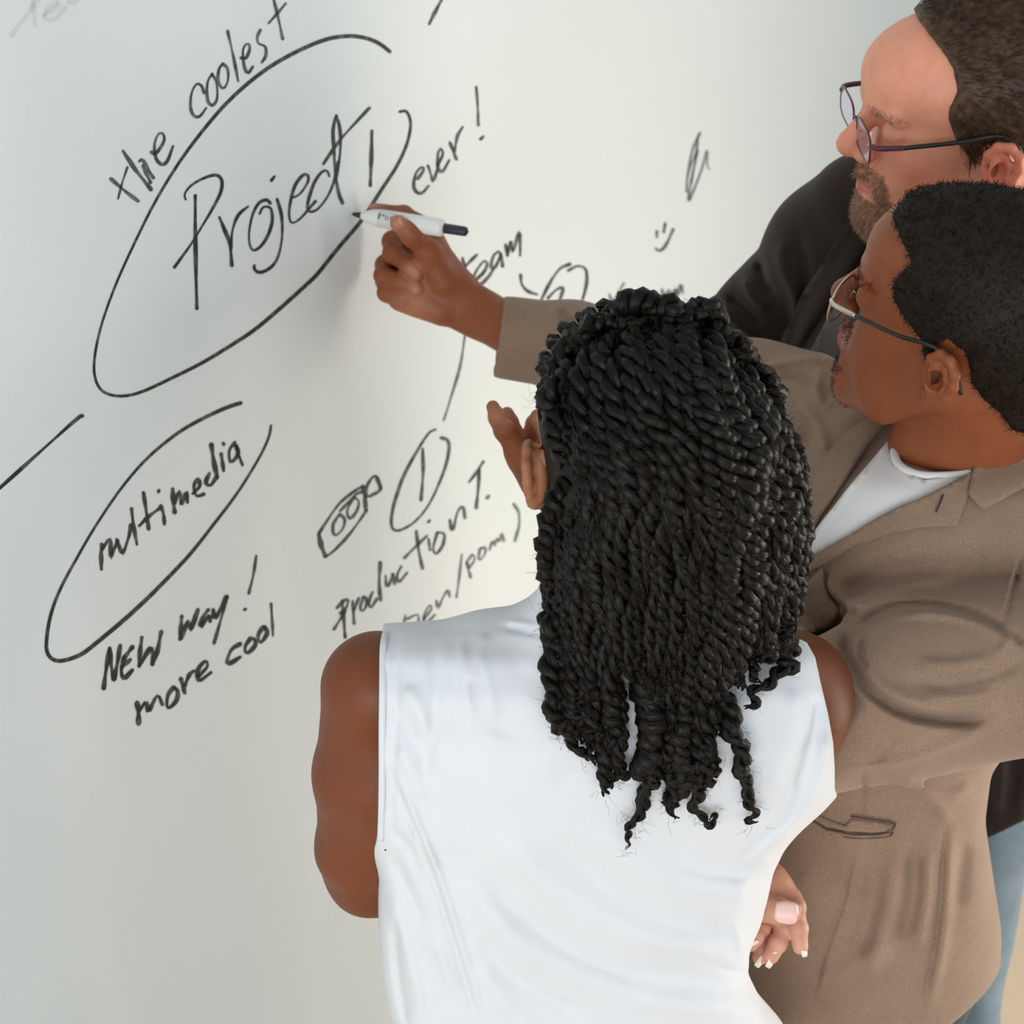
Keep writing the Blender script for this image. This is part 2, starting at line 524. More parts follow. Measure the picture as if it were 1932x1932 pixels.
def drape(name, outline, bvh, mat, parent, off=0.003, thick=0.002, spacing=9, smooth_px=True, offfn=None, follow=2):
    """a sheet cut to an outline (frame pixels) that lies on a surface, with real thickness"""
    O = np.asarray(outline, float)
    dense = []
    for i in range(len(O)):
        a, b = O[i], O[(i + 1) % len(O)]
        n = max(1, int(np.linalg.norm(b - a) / spacing))
        for t in range(n): dense.append(a + (b - a) * t / n)
    dense = np.array(dense)
    lo, hi = dense.min(0), dense.max(0)
    pts = [Vector(p) for p in dense]; nb_ = len(pts)
    xs = np.arange(lo[0], hi[0], spacing); ys = np.arange(lo[1], hi[1], spacing * 0.87)
    def inside(x, y):
        c = False; n = len(dense); j = n - 1
        for i in range(n):
            if (dense[i][1] > y) != (dense[j][1] > y) and x < (dense[j][0] - dense[i][0]) * (y - dense[i][1]) / (dense[j][1] - dense[i][1]) + dense[i][0]: c = not c
            j = i
        return c
    for r, y in enumerate(ys):
        for x in xs:
            xx = x + (spacing / 2 if r % 2 else 0)
            if inside(xx, y) and np.min(np.sum((dense - [xx, y]) ** 2, 1)) > (spacing * 0.55) ** 2: pts.append(Vector((xx, y)))
    res = delaunay_2d_cdt(pts, [], [list(range(nb_))], 1, 1e-4)
    vv, ff = res[0], res[2]
    P = []; NR = []; bad = []
    for i, p in enumerate(vv):
        d = to_world(V(p.x, p.y, 1.0)) - CORG; d /= np.linalg.norm(d)
        h = bvh.ray_cast(Vector(CORG), Vector(d), 12)
        if h[0] is None: P.append(None); NR.append(None); bad.append(i)
        else: P.append(np.array(h[0])); n = np.array(h[1]); NR.append(n if n @ d < 0 else -n)
    good = [i for i in range(len(P)) if P[i] is not None]
    for i in bad:
        j = min(good, key=lambda g: (vv[g] - vv[i]).length_squared)
        dep = to_view(P[j])[2]
        P[i] = PW(vv[i].x, vv[i].y, dep + 0.004); NR[i] = NR[j]
    P = np.array(P); NR = np.array(NR)
    nbr = [set() for _ in vv]
    for f in ff:
        for i in range(len(f)): nbr[f[i]].add(f[(i + 1) % len(f)]); nbr[f[(i + 1) % len(f)]].add(f[i])
    for _ in range(4):
        NR = np.array([NR[i] + sum((NR[j] for j in nbr[i]), np.zeros(3)) for i in range(len(P))])
        NR /= np.linalg.norm(NR, axis=1)[:, None]
    dep = to_view(P)[:, 2]
    for _ in range(follow):                       # relax depth so the sheet spans small dips
        dep = np.array([0.4 * dep[i] + 0.6 * np.mean([dep[j] for j in nbr[i]]) if nbr[i] else dep[i] for i in range(len(P))])
    vp = np.array([V(vv[i].x, vv[i].y, dep[i]) for i in range(len(P))]); P = to_world(vp)
    o_ = off if offfn is None else np.array([offfn(v.x, v.y) for v in vv])[:, None]
    top = P + NR * o_; bot = top - NR * thick
    edge = {}
    for f in ff:
        for i in range(len(f)):
            a, b = f[i], f[(i + 1) % len(f)]
            edge[(a, b)] = edge.get((a, b), 0) + 1
    n = len(P); faces = []
    for f in ff:
        faces.append(list(f)); faces.append([x + n for x in reversed(f)])
    for (a, b) in edge:
        if (b, a) not in edge: faces.append([b, a, a + n, b + n])
    V_ = np.vstack([top, bot])
    f0 = ff[0]; nn = np.cross(top[f0[1]] - top[f0[0]], top[f0[2]] - top[f0[0]])
    if nn @ NR[f0[0]] < 0: faces = [list(reversed(f)) for f in faces]
    o = mesh_obj(name, V_, faces, mat, parent)
    return o
def bvh_of(verts_w, faces):
    return BVHTree.FromPolygons([Vector(v) for v in verts_w], [tuple(int(x) for x in f) for f in faces])
rng = np.random.default_rng(7)

# ------------------------------------------------------------------ the room
WA = math.radians(25.0)                                   # the board recedes at this angle from the view direction
WDIR = np.array([math.sin(WA), math.cos(WA), 0]); WN = np.array([math.cos(WA), -math.sin(WA), 0])
WP0 = PW(664, 404, 2.40)                                  # the point the pen nib touches
def on_wall(px, py, lift=0.0):
    d = to_world(V(px, py, 1.0)) - CORG
    t = (WN @ (WP0 - CORG)) / (WN @ d)
    return CORG + d * t + WN * lift
def wall_mat():
    m, nt, b = new_mat('white_glossy_board')
    mottled(nt, b, (0.80, 0.845, 0.835), 3.0, 0.012)
    b.inputs['Roughness'].default_value = 0.36
    b.inputs['Specular IOR Level'].default_value = 0.55
    add_noise_bump(nt, b, 260, 0.05, 0.0006)
    return m
M_wall = wall_mat()
def slab(name, a, b, c, d, nrm, th, mat):
    A = [np.array(x, float) for x in (a, b, c, d)]; n = np.array(nrm, float) * th
    v = A + [x - n for x in A]
    f = [[0, 1, 2, 3], [7, 6, 5, 4], [0, 4, 5, 1], [1, 5, 6, 2], [2, 6, 7, 3], [3, 7, 4, 0]]
    return mesh_obj(name, v, f, mat, smooth=False)
w0 = WP0 - WDIR * 2.6; w1 = WP0 + WDIR * 5.2
def at_z(p, z): return np.array([p[0], p[1], z])
wall = slab('wall_left', at_z(w0, 0), at_z(w1, 0), at_z(w1, 3.0), at_z(w0, 3.0), WN, 0.08, M_wall)
tag(wall, kind='structure', label='white glossy writing wall covered in black marker notes')

def floor_mat():
    m, nt, b = new_mat('pale_floor')
    tc = N(nt, 'ShaderNodeTexCoord'); t = N(nt, 'ShaderNodeTexNoise'); t.inputs['Scale'].default_value = 2.6; t.inputs['Detail'].default_value = 2
    nt.links.new(tc.outputs['Object'], t.inputs['Vector'])
    cr = N(nt, 'ShaderNodeValToRGB'); e = cr.color_ramp.elements
    e[0].position = 0.42; e[0].color = (0.54, 0.43, 0.32, 1); e[1].position = 0.58; e[1].color = (0.64, 0.47, 0.32, 1)
    nt.links.new(t.outputs['Fac'], cr.inputs[0]); nt.links.new(cr.outputs[0], b.inputs['Base Color'])
    b.inputs['Roughness'].default_value = 0.45
    return m
fl = slab('floor', (-3, -2.5, 0), (6.5, -2.5, 0), (6.5, 8, 0), (-3, 8, 0), (0, 0, 1), 0.1, floor_mat())
tag(fl, kind='structure')

# ------------------------------------------------------------------ marker writing on the wall
def ink_mat(name, dens, seedscale=90):
    m, nt, b = new_mat(name)
    b.inputs['Base Color'].default_value = (0.012, 0.014, 0.014, 1); b.inputs['Roughness'].default_value = 0.5
    tc = N(nt, 'ShaderNodeTexCoord'); t = N(nt, 'ShaderNodeTexNoise'); t.inputs['Scale'].default_value = seedscale; t.inputs['Detail'].default_value = 3
    nt.links.new(tc.outputs['Object'], t.inputs['Vector'])
    mr = N(nt, 'ShaderNodeMapRange'); mr.inputs['From Min'].default_value = 0.35; mr.inputs['From Max'].default_value = 0.6
    mr.inputs['To Min'].default_value = dens * 0.72; mr.inputs['To Max'].default_value = dens
    nt.links.new(t.outputs['Fac'], mr.inputs['Value']); nt.links.new(mr.outputs[0], b.inputs['Alpha'])
    return m
INK = {'dark': ink_mat('black_marker_ink', 0.95), 'mid': ink_mat('worn_marker_ink', 0.80), 'pale': ink_mat('pale_marker_ink', 0.62), 'ghost': ink_mat('erased_marker_ink', 0.09)}
def writing(name, label, strokes, w=7.0, ink='dark'):
    V_ = []; F_ = []; n = 0; L = 0.0004
    for st in strokes:
        ww = w
        if isinstance(st, tuple) and isinstance(st[0], list): st, ww = st
        P = np.array(st, float)
        Q = catmull(P, n=6) if len(P) > 2 else catmull(P, n=6)
        Q = resample(Q, 5.0)
        T = np.gradient(Q, axis=0); T /= np.linalg.norm(T, axis=1)[:, None] + 1e-9
        Nn = np.stack([-T[:, 1], T[:, 0]], 1)
        k = len(Q); s = np.linspace(0, 1, k)
        wid = ww * (0.42 + 0.10 * np.sin(s * 9 + P[0, 0])) 
        a = Q + Nn * wid[:, None]; b = Q - Nn * wid[:, None]
        cap0 = Q[0] - T[0] * wid[0] * 0.8; cap1 = Q[-1] + T[-1] * wid[-1] * 0.8
        L += 0.00002                                     # crossing strokes lie one over the other
        pts = [on_wall(*p, L) for p in a] + [on_wall(*p, L) for p in b] + [on_wall(*cap0, L), on_wall(*cap1, L)]
        V_ += pts
        for i in range(k - 1): F_.append([n + i, n + i + 1, n + k + i + 1, n + k + i])
        F_.append([n, n + k, n + 2 * k]); F_.append([n + k - 1, n + 2 * k + 1, n + 2 * k - 1])
        n += 2 * k + 2
    o = mesh_obj(name, V_, F_, INK[ink], parent=wall, smooth=False)
    o['label'] = label
    return o
def oval(cx, cy, a, b, tilt, t0=0, t1=360, n=14):
    t = np.radians(np.linspace(t0, t1, n)); c, s = math.cos(math.radians(tilt)), math.sin(math.radians(tilt))
    return [(cx + a * math.cos(x) * c - b * math.sin(x) * s, cy + a * math.cos(x) * s + b * math.sin(x) * c) for x in t]
def m4(pts): return [(x * 0.3623, 700 + y * 0.3623) for x, y in pts]
writing('handwritten_word', 'almost erased grey word at the top left corner', [[(60, -10), (66, 48)], [(20, 68), (60, 15), (75, -8)], [(80, 30), (105, 15), (110, 4), (90, 16), (84, 34), (103, 36), (122, 14)], [(128, 4), (140, 5), (150, -6)]], 11, 'ghost')
writing('handwritten_word', 'black marker word reading the', [([(208, 337), (235, 360), (261, 380)], 8), ([(240, 315), (230, 345), (222, 376)], 5), ([(231, 284), (255, 320), (285, 358)], 9), ([(262, 305), (268, 301), (279, 320), (289, 336)], 8), ([(268, 312), (284, 345)], 8),
    [(284, 286), (293, 290), (308, 268), (308, 254), (299, 252), (291, 272), (293, 297), (304, 310), (315, 304), (326, 275)]], 7, 'mid')
writing('handwritten_word', 'black marker word reading coolest', [[(385, 176), (379, 161), (370, 159), (361, 176), (359, 203), (366, 219), (377, 219), (389, 203)],
    [(400, 139), (391, 156), (391, 188), (400, 199), (409, 186), (408, 156), (399, 139)], [(420, 120), (413, 130), (411, 152), (420, 167), (429, 154), (429, 130), (419, 120)],
    [(429, 58), (440, 108), (449, 154)], [(453, 109), (464, 109), (471, 90), (466, 82), (458, 94), (460, 123), (467, 138), (477, 125)],
    [(491, 56), (485, 69), (487, 82), (500, 88), (501, 105), (493, 118)], [(514, -8), (524, 32), (533, 74)], [(506, 44), (522, 26), (539, 6)]], 6.5, 'mid')
writing('drawn_loop', 'long black loop drawn around the word Project', [[(736, 98), (715, 82), (690, 72), (660, 68), (620, 73), (575, 90), (520, 119), (470, 155), (420, 202), (370, 262), (330, 318), (290, 385), (255, 455), (220, 532), (195, 600), (181, 655), (177, 700), (186, 730), (205, 744), (235, 747), (270, 738), (320, 715), (380, 685), (430, 655), (480, 622), (530, 580), (580, 535), (600, 489 + 26), (636, 470), (672, 428), (694, 398), (720, 357), (745, 319), (763, 283), (772, 254), (774, 228), (766, 210), (753, 211)]], 7.5, 'dark')
writing('handwritten_word', 'large black marker word reading Project with a tall bar after it', [
    ([(368, 368), (368, 430), (369, 500), (371, 583)], 8.5),
    [(350, 377), (348, 366), (359, 351), (380, 338), (406, 330), (418, 340), (416, 362), (402, 391), (380, 428), (359, 462), (328, 505)],
    ([(413, 409), (422, 431), (433, 460), (437, 502)], 8), [(435, 470), (438, 435), (449, 406), (468, 389)],
    [(489, 404), (496, 391), (510, 393), (513, 417), (504, 446), (489, 467), (475, 471), (469, 446), (475, 409), (487, 384), (502, 377), (510, 384)],
    [(522, 375), (531, 409), (531, 453), (522, 489), (507, 507), (489, 514), (479, 507), (480, 500)], [(511, 341), (518, 332)],
    [(551, 373), (565, 366), (580, 344), (580, 330), (569, 332), (554, 355), (545, 397), (549, 420), (565, 413), (583, 393), (595, 379)],
    [(621, 333), (616, 322), (605, 326), (591, 348), (580, 384), (583, 399), (598, 395), (616, 373), (629, 344), (638, 305)],
    ([(634, 217), (628, 245), (630, 290), (632, 326), (638, 362), (646, 384)], 7), [(634, 217), (641, 246), (641, 290), (633, 337)],
    [(609, 310), (638, 268), (668, 234), (697, 203)], ([(701, 246), (700, 300), (698, 351)], 8)], 6.5, 'dark')
writing('handwritten_word', 'black marker word reading ever with an exclamation mark', [
    [(787, 338), (799, 321), (796, 315), (785, 326), (780, 348), (785, 362), (796, 364), (809, 350)], [(807, 312), (813, 330), (816, 342), (823, 326), (826, 308)],
    [(825, 312), (835, 292), (832, 280), (826, 290), (826, 315), (834, 324), (848, 301)], [(848, 268), (861, 301)], [(857, 286), (863, 256), (873, 239)],
    ([(898, 163), (901, 200), (902, 237)], 6), ([(906, 263), (912, 257)], 7)], 7, 'mid')
writing('marker_line', 'short black stroke at the top edge above the word ever', [[(838, -10), (822, 20), (809, 46)]], 8, 'mid')
writing('handwritten_word', 'grey marker word reading team beside the writing hand', [
    ([(872, 486), (877, 508), (884, 530)], 8), [(868, 516), (882, 498), (900, 480)],
    [(893, 532), (912, 514), (919, 498), (912, 493), (898, 512), (892, 530), (903, 538), (919, 525), (931, 507)],
    [(941, 474), (931, 482), (926, 503), (933, 505), (942, 487), (944, 474), (948, 503)],
    ([(953, 460), (957, 483)], 7), [(957, 480), (964, 453), (967, 476), (979, 438), (981, 460), (981, 483)]], 7, 'mid')
writing('drawn_circle', 'grey circle around the number two above the stretched sleeve', [[(982, 518), (984, 536), (995, 549), (1014, 556)], [(1076, 498), (1056, 507), (1037, 534), (1020, 568)],
    [(1071, 511), (1089, 502), (1104, 507), (1107, 524), (1104, 547), (1093, 583)], [(1033, 563), (1049, 547), (1062, 543), (1056, 565), (1049, 583)]], 7, 'mid')
writing('handwritten_word', 'pale marker letters just above the braided hair', [[(1149, 554), (1155, 574), (1162, 596)], [(1177, 534), (1158, 566), (1140, 596)], ([(1249, 545), (1253, 578)], 8), ([(1252, 565), (1263, 547), (1267, 560), (1274, 543), (1277, 558), (1285, 536), (1288, 554)], 7), [(1244, 572), (1262, 556)]], 5.5, 'pale')
writing('drawn_smiley', 'small grey smiley face drawn at the right', [[(1239, 436), (1239, 448)], [(1255, 420), (1252, 438)], [(1236, 468), (1242, 473), (1250, 470), (1260, 455), (1270, 432)]], 6.5, 'mid')
writing('drawn_scribble', 'faint grey scribble left of the bearded man', [[(1321, 250), (1307, 281), (1297, 330), (1295, 365), (1298, 330), (1312, 290), (1317, 283), (1306, 330), (1298, 380), (1310, 355), (1325, 315), (1334, 282), (1334, 312), (1339, 319)], [(1318, 252), (1312, 300), (1304, 345)]], 5, 'pale')
writing('marker_line', 'thin grey line running down from the team note', [[(877, 632), (868, 690), (852, 745), (837, 793)]], 6.5, 'pale')
writing('drawn_circle', 'grey circle around the number one above the production note', [[(822, 810), (808, 818), (786, 852), (761, 899), (744, 948), (738, 980), (741, 998), (755, 1000), (780, 986), (805, 958), (826, 917), (842, 874), (847, 842), (842, 829), (831, 826)], ([(797, 846), (798, 890), (794, 944)], 7.5)], 7, 'mid')
writing('drawn_book', 'small sketched book with two loops beside the circled one', [([(601, 1007), (606, 1030), (614, 1050)], 11), [(614, 1051), (634, 1035), (662, 1004), (692, 962)], ([(690, 964), (688, 940), (684, 917)], 9), [(684, 917), (668, 927), (640, 950), (615, 985), (601, 1007)],
    [(691, 939), (692, 917), (708, 897), (718, 922), (696, 937)], ([(709, 898), (718, 922)], 9), [(640, 970), (628, 990), (631, 1010), (646, 998), (650, 980), (641, 970)], [(669, 937), (655, 962), (659, 978), (671, 967), (677, 947), (668, 938)], [(640, 965), (655, 950), (672, 932), (684, 928)]], 6.5, 'mid')
writing('handwritten_word', 'grey marker words reading Production T', [([(645, 1132), (648, 1165), (651, 1203)], 8), [(629, 1188), (652, 1152)], ([(634, 1148), (648, 1134), (657, 1131), (652, 1148), (641, 1158)], 7),
    ([(665, 1133), (668, 1177)], 7), [(668, 1150), (677, 1127)], [(685, 1126), (679, 1147), (684, 1153), (691, 1141), (690, 1128), (684, 1126)], [(703, 1116), (696, 1135), (699, 1147), (711, 1129)], ([(717, 1060), (715, 1100), (718, 1133)], 8),
    [(727, 1085), (729, 1107), (738, 1093), (741, 1079), (744, 1102)], [(757, 1068), (749, 1085), (752, 1098), (768, 1080)], ([(785, 1001), (789, 1035), (797, 1073)], 7), [(762, 1053), (785, 1030), (806, 1010)], [(808, 1016), (811, 1038)], ([(807, 985), (811, 981)], 7),
    [(825, 1004), (817, 1033), (822, 1045), (834, 1030), (838, 1008), (825, 1004)], [(848, 980), (853, 1001), (863, 966), (873, 956), (877, 978)], ([(904, 882), (902, 920), (898, 959)], 7), [(884, 910), (898, 892), (912, 870)], ([(918, 940), (922, 935)], 8)], 6.5, 'mid')
writing('handwritten_word', 'pale marker words with a slash and a bracket above the white blouse', [[(765, 1160), (760, 1186)], [(768, 1168), (788, 1160), (789, 1186)], [(799, 1168), (813, 1150), (811, 1141), (800, 1160), (802, 1177), (821, 1159)], [(823, 1133), (826, 1147), (836, 1126), (845, 1113), (848, 1126)],
    [(871, 1045), (866, 1090), (861, 1127)], ([(880, 1061), (888, 1090)], 7), [(879, 1063), (891, 1046), (895, 1056), (885, 1071)], [(905, 1035), (903, 1057), (913, 1048), (916, 1034), (905, 1035)], [(923, 1038), (929, 1020), (932, 1030), (938, 1014), (941, 1024), (946, 1006), (950, 1021)],
    ([(968, 950), (978, 966), (979, 990), (971, 1021)], 6.5)], 6, 'pale')
writing('marker_line', 'straight black line at the left edge', [[(-20, 938), (70, 857), (145, 790), (156, 785)]], 7.5, 'dark')
writing('drawn_loop', 'long black loop drawn around the word multimedia', [m4([(1255, 165), (1180, 190), (1080, 235), (960, 300), (850, 380), (750, 470), (650, 585), (560, 710), (470, 850), (390, 990), (320, 1120), (275, 1230), (250, 1330), (240, 1430), (252, 1480), (290, 1508), (350, 1503), (430, 1470), (520, 1400), (640, 1300), (760, 1190), (880, 1070), (1000, 940), (1110, 800), (1210, 670), (1290, 550), (1360, 430), (1400, 340), (1410, 282)])], 8, 'dark')
writing('handwritten_word', 'black marker word reading multimedia', [(m4([(528, 900), (525, 960), (527, 1035)]), 9), (m4([(530, 930), (570, 875), (575, 960), (578, 965), (612, 880)]), 9), m4([(605, 875), (632, 945), (645, 935), (670, 860), (680, 800)]), m4([(683, 715), (695, 810), (712, 905)]),
    m4([(745, 630), (760, 730), (773, 825)]), m4([(722, 808), (770, 760), (830, 715)]), m4([(835, 700), (850, 745), (855, 800)]), (m4([(822, 630), (828, 618)]), 8), (m4([(897, 610), (900, 670), (908, 738)]), 10), m4([(905, 690), (935, 625), (942, 700), (968, 630), (975, 688)]),
    (m4([(1000, 640), (1038, 600), (1030, 562), (1008, 600), (1022, 650), (1062, 640)]), 8), (m4([(1090, 530), (1070, 580), (1095, 595), (1130, 545)]), 9), (m4([(1098, 380), (1112, 470), (1130, 560)]), 10), m4([(1150, 430), (1163, 522)]), m4([(1160, 372), (1163, 384)]),
    m4([(1222, 370), (1192, 415), (1200, 475), (1238, 430), (1222, 378), (1238, 430), (1262, 492)])], 8, 'dark')
writing('handwritten_word', 'bold black marker words reading New way with an exclamation mark', [m4([(570, 1440), (552, 1550), (538, 1655)]), m4([(570, 1440), (578, 1530), (592, 1608)]), m4([(592, 1608), (610, 1520), (625, 1425)]), m4([(640, 1500), (690, 1435)]), m4([(630, 1545), (680, 1500)]), m4([(645, 1490), (630, 1560), (645, 1600), (690, 1555)]),
    m4([(737, 1385), (728, 1460), (722, 1540)]), m4([(722, 1540), (785, 1440), (792, 1530)]), m4([(792, 1530), (820, 1450), (838, 1355)]), m4([(945, 1275), (940, 1340), (935, 1400)]), m4([(938, 1395), (980, 1300), (990, 1350), (1030, 1240)]),
    m4([(1085, 1240), (1050, 1290), (1042, 1332), (1088, 1270), (1092, 1305)]), m4([(1108, 1240), (1120, 1285), (1180, 1172)]), (m4([(1180, 1172), (1155, 1270), (1112, 1420)]), 7), (m4([(1333, 960), (1318, 1060), (1293, 1160)]), 6), (m4([(1270, 1243), (1280, 1237)]), 7)], 9.5, 'dark')
writing('handwritten_word', 'bold black marker words reading more cool', [(m4([(712, 1725), (720, 1780), (720, 1840)]), 11), m4([(722, 1775), (760, 1722), (772, 1772), (818, 1690), (845, 1738)]), m4([(905, 1645), (872, 1690), (872, 1755), (915, 1720), (925, 1670), (905, 1645)]), m4([(940, 1600), (962, 1680)]), m4([(960, 1640), (985, 1582), (1010, 1560)]),
    m4([(1030, 1590), (1078, 1540), (1068, 1510), (1030, 1555), (1035, 1612), (1100, 1568)]), m4([(1252, 1420), (1205, 1450), (1180, 1515), (1200, 1520), (1252, 1488)]), m4([(1305, 1390), (1275, 1435), (1285, 1470), (1330, 1425), (1320, 1390)]), m4([(1372, 1330), (1343, 1375), (1355, 1415), (1390, 1365), (1375, 1328)]), (m4([(1410, 1210), (1416, 1300), (1420, 1380)]), 6)], 9, 'dark')

# ------------------------------------------------------------------ heads and hands
def add_head(S, T, face=1.0, lips=1.0, nose=1.0, jaw=1.0, near_ear=(1, -1), sk=0.0, ear_back=False, ear_dz=0.0, ear_dx=0.0, ear_s=.82, fh=0.0, wide=1.0, smile=0.0, brow=1.0):
    R = T.R; s = T.sc
    def E(c, r, k=0.014, op='u', rot=None):
        A = R if rot is None else rot @ R
        S.ell(T.pt(c), np.array(r) * s, A, k=k, op=op)
    def C(a, b, ra, rb=None, k=0.01, op='u', **kw):
        S.cap(T.pt(a), T.pt(b), ra * s, (ra if rb is None else rb) * s, k=k, op=op, **kw)
    w = wide
    E((-.016, 0, .036), (.098, .076 * w, .083 + sk))                         # skull
    E((.038, 0, .044), (.058 + fh, .061 * w, .052), .02)                     # forehead
    E((.030, 0, -.030), (.056, .056 * w, .076), .02)                    # middle face
    for y in (-1, 1):
        C((-.012, .058 * w * y, -.040), (.035, .044 * w * y, -.083), .017, .016, .02)    # jaw line
        C((.035, .044 * w * y, -.083), (.076, .014 * y, -.104), .016, .017, .02)
        E((.052, .040 * w * y, -.022), (.026, .022, .024), .02)         # cheek
        E((.052, .034 * w * y, -.055), (.028, .020, .030), .02)
        C((.080, .040 * y, .020), (.090, .012 * y, .021), .0085 * brow, .0095 * brow, .012)   # brow ridge
    E((.082, 0, -.094), (.019, .022, .019), .014)                       # chin
    E((.078, 0, -.062), (.022, .030, .024), .016)                       # muzzle
    for y in (-1, 1): E((.094, .031 * y, .003), (.013, .016, .011), .012, 's')          # eye sockets
    for y in (-1, 1): E((.0745, .031 * y, .002), (.0152, .0156, .0138), .004)           # lids over the eyeballs
    C((.088, 0, .018), (.110, 0, -.018), .0075, .0095 * nose, .010)     # nose
    E((.110, 0, -.023), (.0125 * nose, .0115 * nose, .0100 * nose), .006)
    for y in (-1, 1):
        E((.100, .0125 * nose * y, -.028), (.0105, .0078 * nose, .0080), .005)
        E((.106, .0065 * nose * y, -.0345), (.0050, .0032, .0035), .002, 's')
    if smile >= 0:
        zc = -.062 + smile * .006
        C((.0985, 0, -.0565), (.084, .022, zc), .0058 * lips, .0030, .004); C((.0985, 0, -.0565), (.084, -.022, zc), .0058 * lips, .0030, .004)
        C((.0970, 0, -.0675), (.084, .021, zc), .0066 * lips, .0030, .004); C((.0970, 0, -.0675), (.084, -.021, zc), .0066 * lips, .0030, .004)
        C((.1045, 0, -.0620), (.088, .024, zc), .0013, .0010, .002, 's'); C((.1045, 0, -.0620), (.088, -.024, zc), .0013, .0010, .002, 's')
    for y in near_ear:                                                  # ears
        b = np.array([-.012 + ear_dx, .0755 * w * y, -.004 + ear_dz])
        def e(x, yy, z): return b + np.array([x * ear_s, yy * y * ear_s, z * ear_s])
        tilt = math.radians(24) * y
        rot = np.array([[math.cos(tilt), math.sin(tilt), 0], [-math.sin(tilt), math.cos(tilt), 0], [0, 0, 1]])
        E(e(-.008, .008, .002), (.018 * ear_s, .0045, .030 * ear_s), .005, rot=rot)
        if ear_back: E(e(-.009, .009, .000), (.016 * ear_s, .0085, .029 * ear_s), .006, rot=rot); E(e(-.004, .002, .000), (.012 * ear_s, .010, .022 * ear_s), .006)
        ring = [e(.010, .004, .006), e(.009, .008, .020), e(.000, .012, .031), e(-.013, .017, .031), e(-.023, .020, .020), e(-.025, .019, .004), e(-.020, .016, -.012), e(-.010, .011, -.024), e(-.001, .007, -.030), e(.006, .003, -.024)]
        rr = [.0038, .0040, .0042, .0044, .0044, .0042, .0040, .0050, .0062, .0045]
        for i in range(len(ring) - 1): C(ring[i], ring[i + 1], rr[i], rr[i + 1], .003)
        inner = [e(-.010, .013, .018), e(-.015, .015, .008), e(-.012, .013, -.008), e(-.005, .009, -.014)]
        for i in range(len(inner) - 1): C(inner[i], inner[i + 1], .0032, .0030, .003)
        E(e(-.003, .014, .000), (.0075, .007, .0095), .003, 's')
        C(e(.009, .005, .000), e(.008, .006, -.010), .0042, .004, .003)  # tragus

def head_tint(T, base, lip, blush=None, cheek=None):
    def f(P):
        L = T.inv(P); c = np.tile(np.array(base, float), (len(P), 1))
        def mixin(w, col):
            w = np.clip(w, 0, 1)[:, None]; return c * (1 - w) + np.array(col) * w
        if blush is not None:
            w = np.exp(-(((L[:, 0] - .105) / .016) ** 2 + (L[:, 1] / .016) ** 2 + ((L[:, 2] + .022) / .016) ** 2)) * .8
            w += np.exp(-(((L[:, 0] - .06) / .03) ** 2 + ((np.abs(L[:, 1]) - .045) / .022) ** 2 + ((L[:, 2] + .03) / .022) ** 2)) * .55
            w += (np.abs(L[:, 1]) > .078) * (np.abs(L[:, 0] + .02) < .035) * (np.abs(L[:, 2]) < .05) * .7
            c = mixin(w, blush)
        m = (np.abs(L[:, 1]) < .026) & (L[:, 0] > .08)
        d = ((L[:, 2] + .0615 - 0.0) / .0095) ** 2 + (L[:, 1] / .025) ** 2
        c = mixin(np.clip((1.15 - d) * 4, 0, 1) * m, lip)
        return c
    return f

def finger(S, pts, r0, r1, k=0.004, knuckle=1.08):
    """one finger along its joints; a small swelling at each knuckle"""
    n = len(pts); rr = np.linspace(r0, r1, n)
    for i in range(n - 1): S.cap(pts[i], pts[i + 1], rr[i] * 1.0, rr[i + 1] * 1.0, k=k)
    for i in range(1, n - 1): S.ell(pts[i], [rr[i] * knuckle] * 3, k=k)

def nail(base, tip, up, w, th=0.0012, over=0.0, flat=False):
    """a curved nail plate: base -> tip, up = outward direction (view axes)"""
    a = np.asarray(base, float); b = np.asarray(tip, float); d = b - a; L = np.linalg.norm(d); d = d / L
    up = np.asarray(up, float); up = up - d * (up @ d); up /= np.linalg.norm(up); s = np.cross(d, up)
    nu, nv = 7, 7; top = []; 
    for j in range(nv):
        v = j / (nv - 1)
        ww = w * (0.80 + 0.2 * math.sin(min(1, v * 2.2) * math.pi / 2)) * (1 - 0.18 * max(0, v - 0.8) / 0.2)
        for i in range(nu):
            u = i / (nu - 1) * 2 - 1
            ends = (-.10 * (1 - u * u) if j == 0 else (.07 * (1 - u * u) if j == nv - 1 else 0)) * w
            top.append(a + d * (L * v + ends) + s * (u * ww) + up * (w * 0.42 * math.sqrt(max(0, 1 - u * u * .92)) - w * .1))
    top = to_world(np.array(top)); upw = up @ CW
    bot = top - upw * th; n = nu * nv; f = []
    for j in range(nv - 1):
        for i in range(nu - 1):
            q = [j * nu + i, j * nu + i + 1, (j + 1) * nu + i + 1, (j + 1) * nu + i]
            f.append(q); f.append([x + n for x in reversed(q)])
    rim = [i for i in range(nu)] + [j * nu + nu - 1 for j in range(1, nv)] + [(nv - 1) * nu + i for i in range(nu - 2, -1, -1)] + [j * nu for j in range(nv - 2, 0, -1)]
    for i in range(len(rim)):
        p, q = rim[i], rim[(i + 1) % len(rim)]; f.append([q, p, p + n, q + n])
    return np.vstack([top, bot]), f

